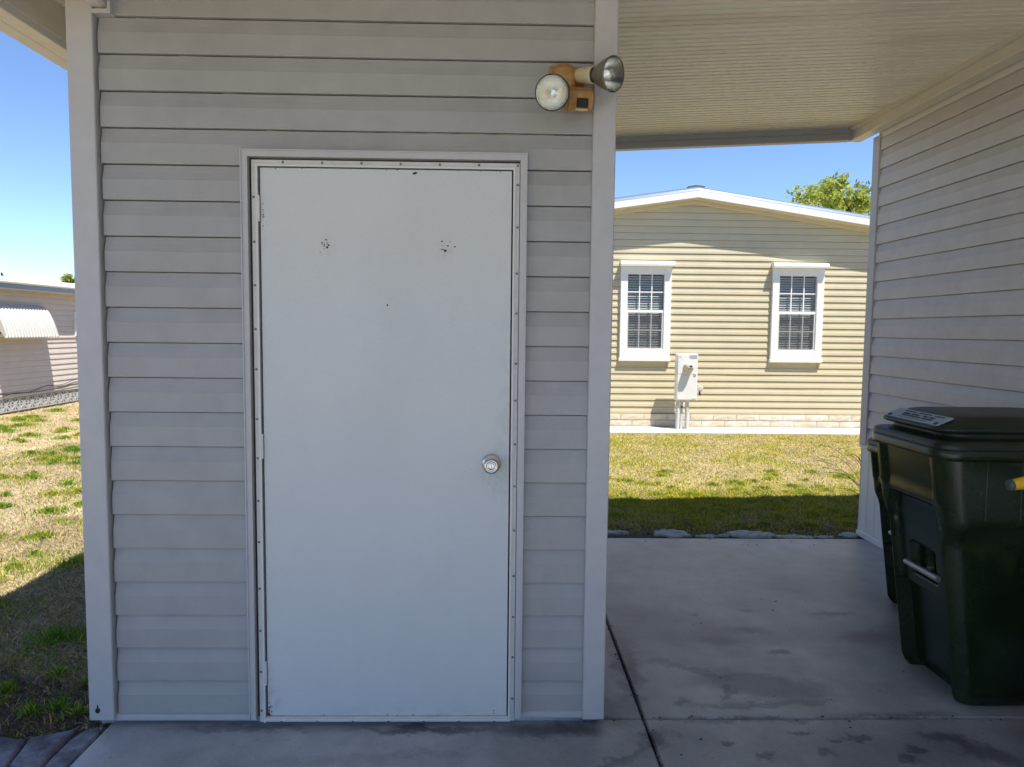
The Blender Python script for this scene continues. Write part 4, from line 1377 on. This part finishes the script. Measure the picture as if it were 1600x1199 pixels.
# ------------------------------------------------------------------ plants and trees
def leaves_obj(name, cents, n, size, parent, base, seed):
    r = np.random.default_rng(seed)
    cid = r.integers(0, len(cents), n)
    c = np.array([q[0] for q in cents])[cid]; rad = np.array([q[1] for q in cents])[cid]
    d = r.normal(size=(n, 3)); d /= np.linalg.norm(d, axis=1)[:, None]
    p = c + d * (rad * r.random(n) ** .45)[:, None]
    a = r.normal(size=(n, 3)); a /= np.linalg.norm(a, axis=1)[:, None]
    t = r.normal(size=(n, 3)); bvec = np.cross(a, t); bvec /= np.linalg.norm(bvec, axis=1)[:, None]
    s = size * r.uniform(.6, 1.3, n)[:, None]
    V = np.stack([p - a * s, p + bvec * s * .45, p + a * s, p - bvec * s * .45], 1).reshape(-1, 3)
    V = V - np.array(origin(parent))
    q = np.arange(n * 4, dtype=np.int32).reshape(n, 4)
    me = bpy.data.meshes.new(name)
    me.vertices.add(len(V)); me.vertices.foreach_set('co', V.astype(np.float32).ravel())
    me.loops.add(q.size); me.loops.foreach_set('vertex_index', q.ravel())
    me.polygons.add(n); me.polygons.foreach_set('loop_start', np.arange(0, q.size, 4, dtype=np.int32))
    me.update()
    ca = me.color_attributes.new('Col', 'FLOAT_COLOR', 'POINT')
    u = r.random((n, 1)); col = np.array(base[0]) * (1 - u) + np.array(base[1]) * u
    cc = np.repeat(col, 4, 0)
    ca.data.foreach_set('color', np.concatenate([cc, np.ones((len(cc), 1))], 1).astype(np.float32).ravel())
    me.materials.append(M['leaf'])
    o = bpy.data.objects.new(name, me); C.objects.link(o); o.parent = parent
    tag(o, kind='stuff')
    return o
def tree(loc, ht, rad, seed, label, nclump, nleaf, size, base=((.20, .28, .04), (.52, .54, .12))):
    r = random.Random(seed)
    root = empty('tree', loc, label, 'tree')
    L = Vector(loc)
    tr = MB()
    top = ht * .45
    tr.tube([L + Vector((0, 0, -.1)), L + Vector((.05, .03, top * .5)), L + Vector((-.04, .05, top))], [.05 * ht ** .8, .04 * ht ** .8, .03 * ht ** .8], 10)
    cents = []
    base_p = L + Vector((-.04, .05, top))
    for i in range(nclump):
        an = r.uniform(0, 2 * math.pi); el = r.uniform(-.1, 1.0)
        rr = rad * r.uniform(.45, 1.0)
        c = L + Vector((rr * math.cos(an), rr * math.sin(an), top + (ht - top) * (.15 + .8 * max(el, 0) * (1 - .35 * (rr / rad) ** 2))))
        mid = base_p.lerp(c, .5) + Vector((r.uniform(-.15, .15), r.uniform(-.15, .15), r.uniform(0, .2))) * rad * .3
        tr.tube([base_p, mid, c], [.018 * ht ** .8, .010 * ht ** .8, .004 * ht ** .8], 6)
        cents.append((tuple(c), rad * r.uniform(.14, .30)))
        for q in range(3):
            c2 = c + Vector((r.uniform(-1, 1), r.uniform(-1, 1), r.uniform(-.5, .7))) * rad * .28
            tr.tube([c, c2], [.004 * ht ** .8, .002 * ht ** .8], 5)
            cents.append((tuple(c2), rad * r.uniform(.08, .17)))
    tr.build('trunk', M['bark'], root)
    leaves_obj('crown', cents, nleaf, size, root, base, seed)
    return root
tree((12.5, 21.0, 0), 6.95, 2.7, 4, 'bright green leafy tree rising behind the khaki house roof', 36, 19000, .085)
tree((-12.72, 20.0, 0), 3.12, .75, 9, 'green tree top beside the shed post beyond the beige house roof', 12, 4000, .08)
tree((-14.75, 20.0, 0), 3.22, .75, 13, 'dark little tree top near the vent pipe beyond the beige house roof', 10, 3000, .08, ((.03, .06, .015), (.08, .11, .03)))
# low plant with narrow dry leaves just round the corner of the home
pt = empty('fan_plant', (3.06, 3.15, -.03), 'low plant with thin drooping dry leaves by the home corner', 'plant')
r = random.Random(3)
for i in range(15):
    an = r.uniform(0, 2 * math.pi) if i > 7 else math.pi + r.uniform(-.6, .6)
    ln_ = r.uniform(.28, .5); rise = r.uniform(.25, .62)
    base_ = Vector((3.06 + r.uniform(-.03, .03), 3.15 + r.uniform(-.03, .03), -.03)); b = MB(); v = []; n = 9
    d = Vector((math.cos(an), math.sin(an), 0)); sd_ = Vector((-d.y, d.x, 0))
    for k in range(n):
        t = k / (n - 1)
        p = base_ + d * ln_ * t ** 1.3 + Vector((0, 0, rise * (1.5 * t - .55 * t ** 3)))
        wd = .010 * (1 - t) ** .6 + .0015
        v += [p + sd_ * wd, p + Vector((0, 0, -.003)), p - sd_ * wd]
    f = []
    for k in range(n - 1):
        for c in range(2):
            f.append((k * 3 + c, k * 3 + c + 1, (k + 1) * 3 + c + 1, (k + 1) * 3 + c))
    b.add(v, f, True); b.build('leaf', M['frond'], pt, fix=False)
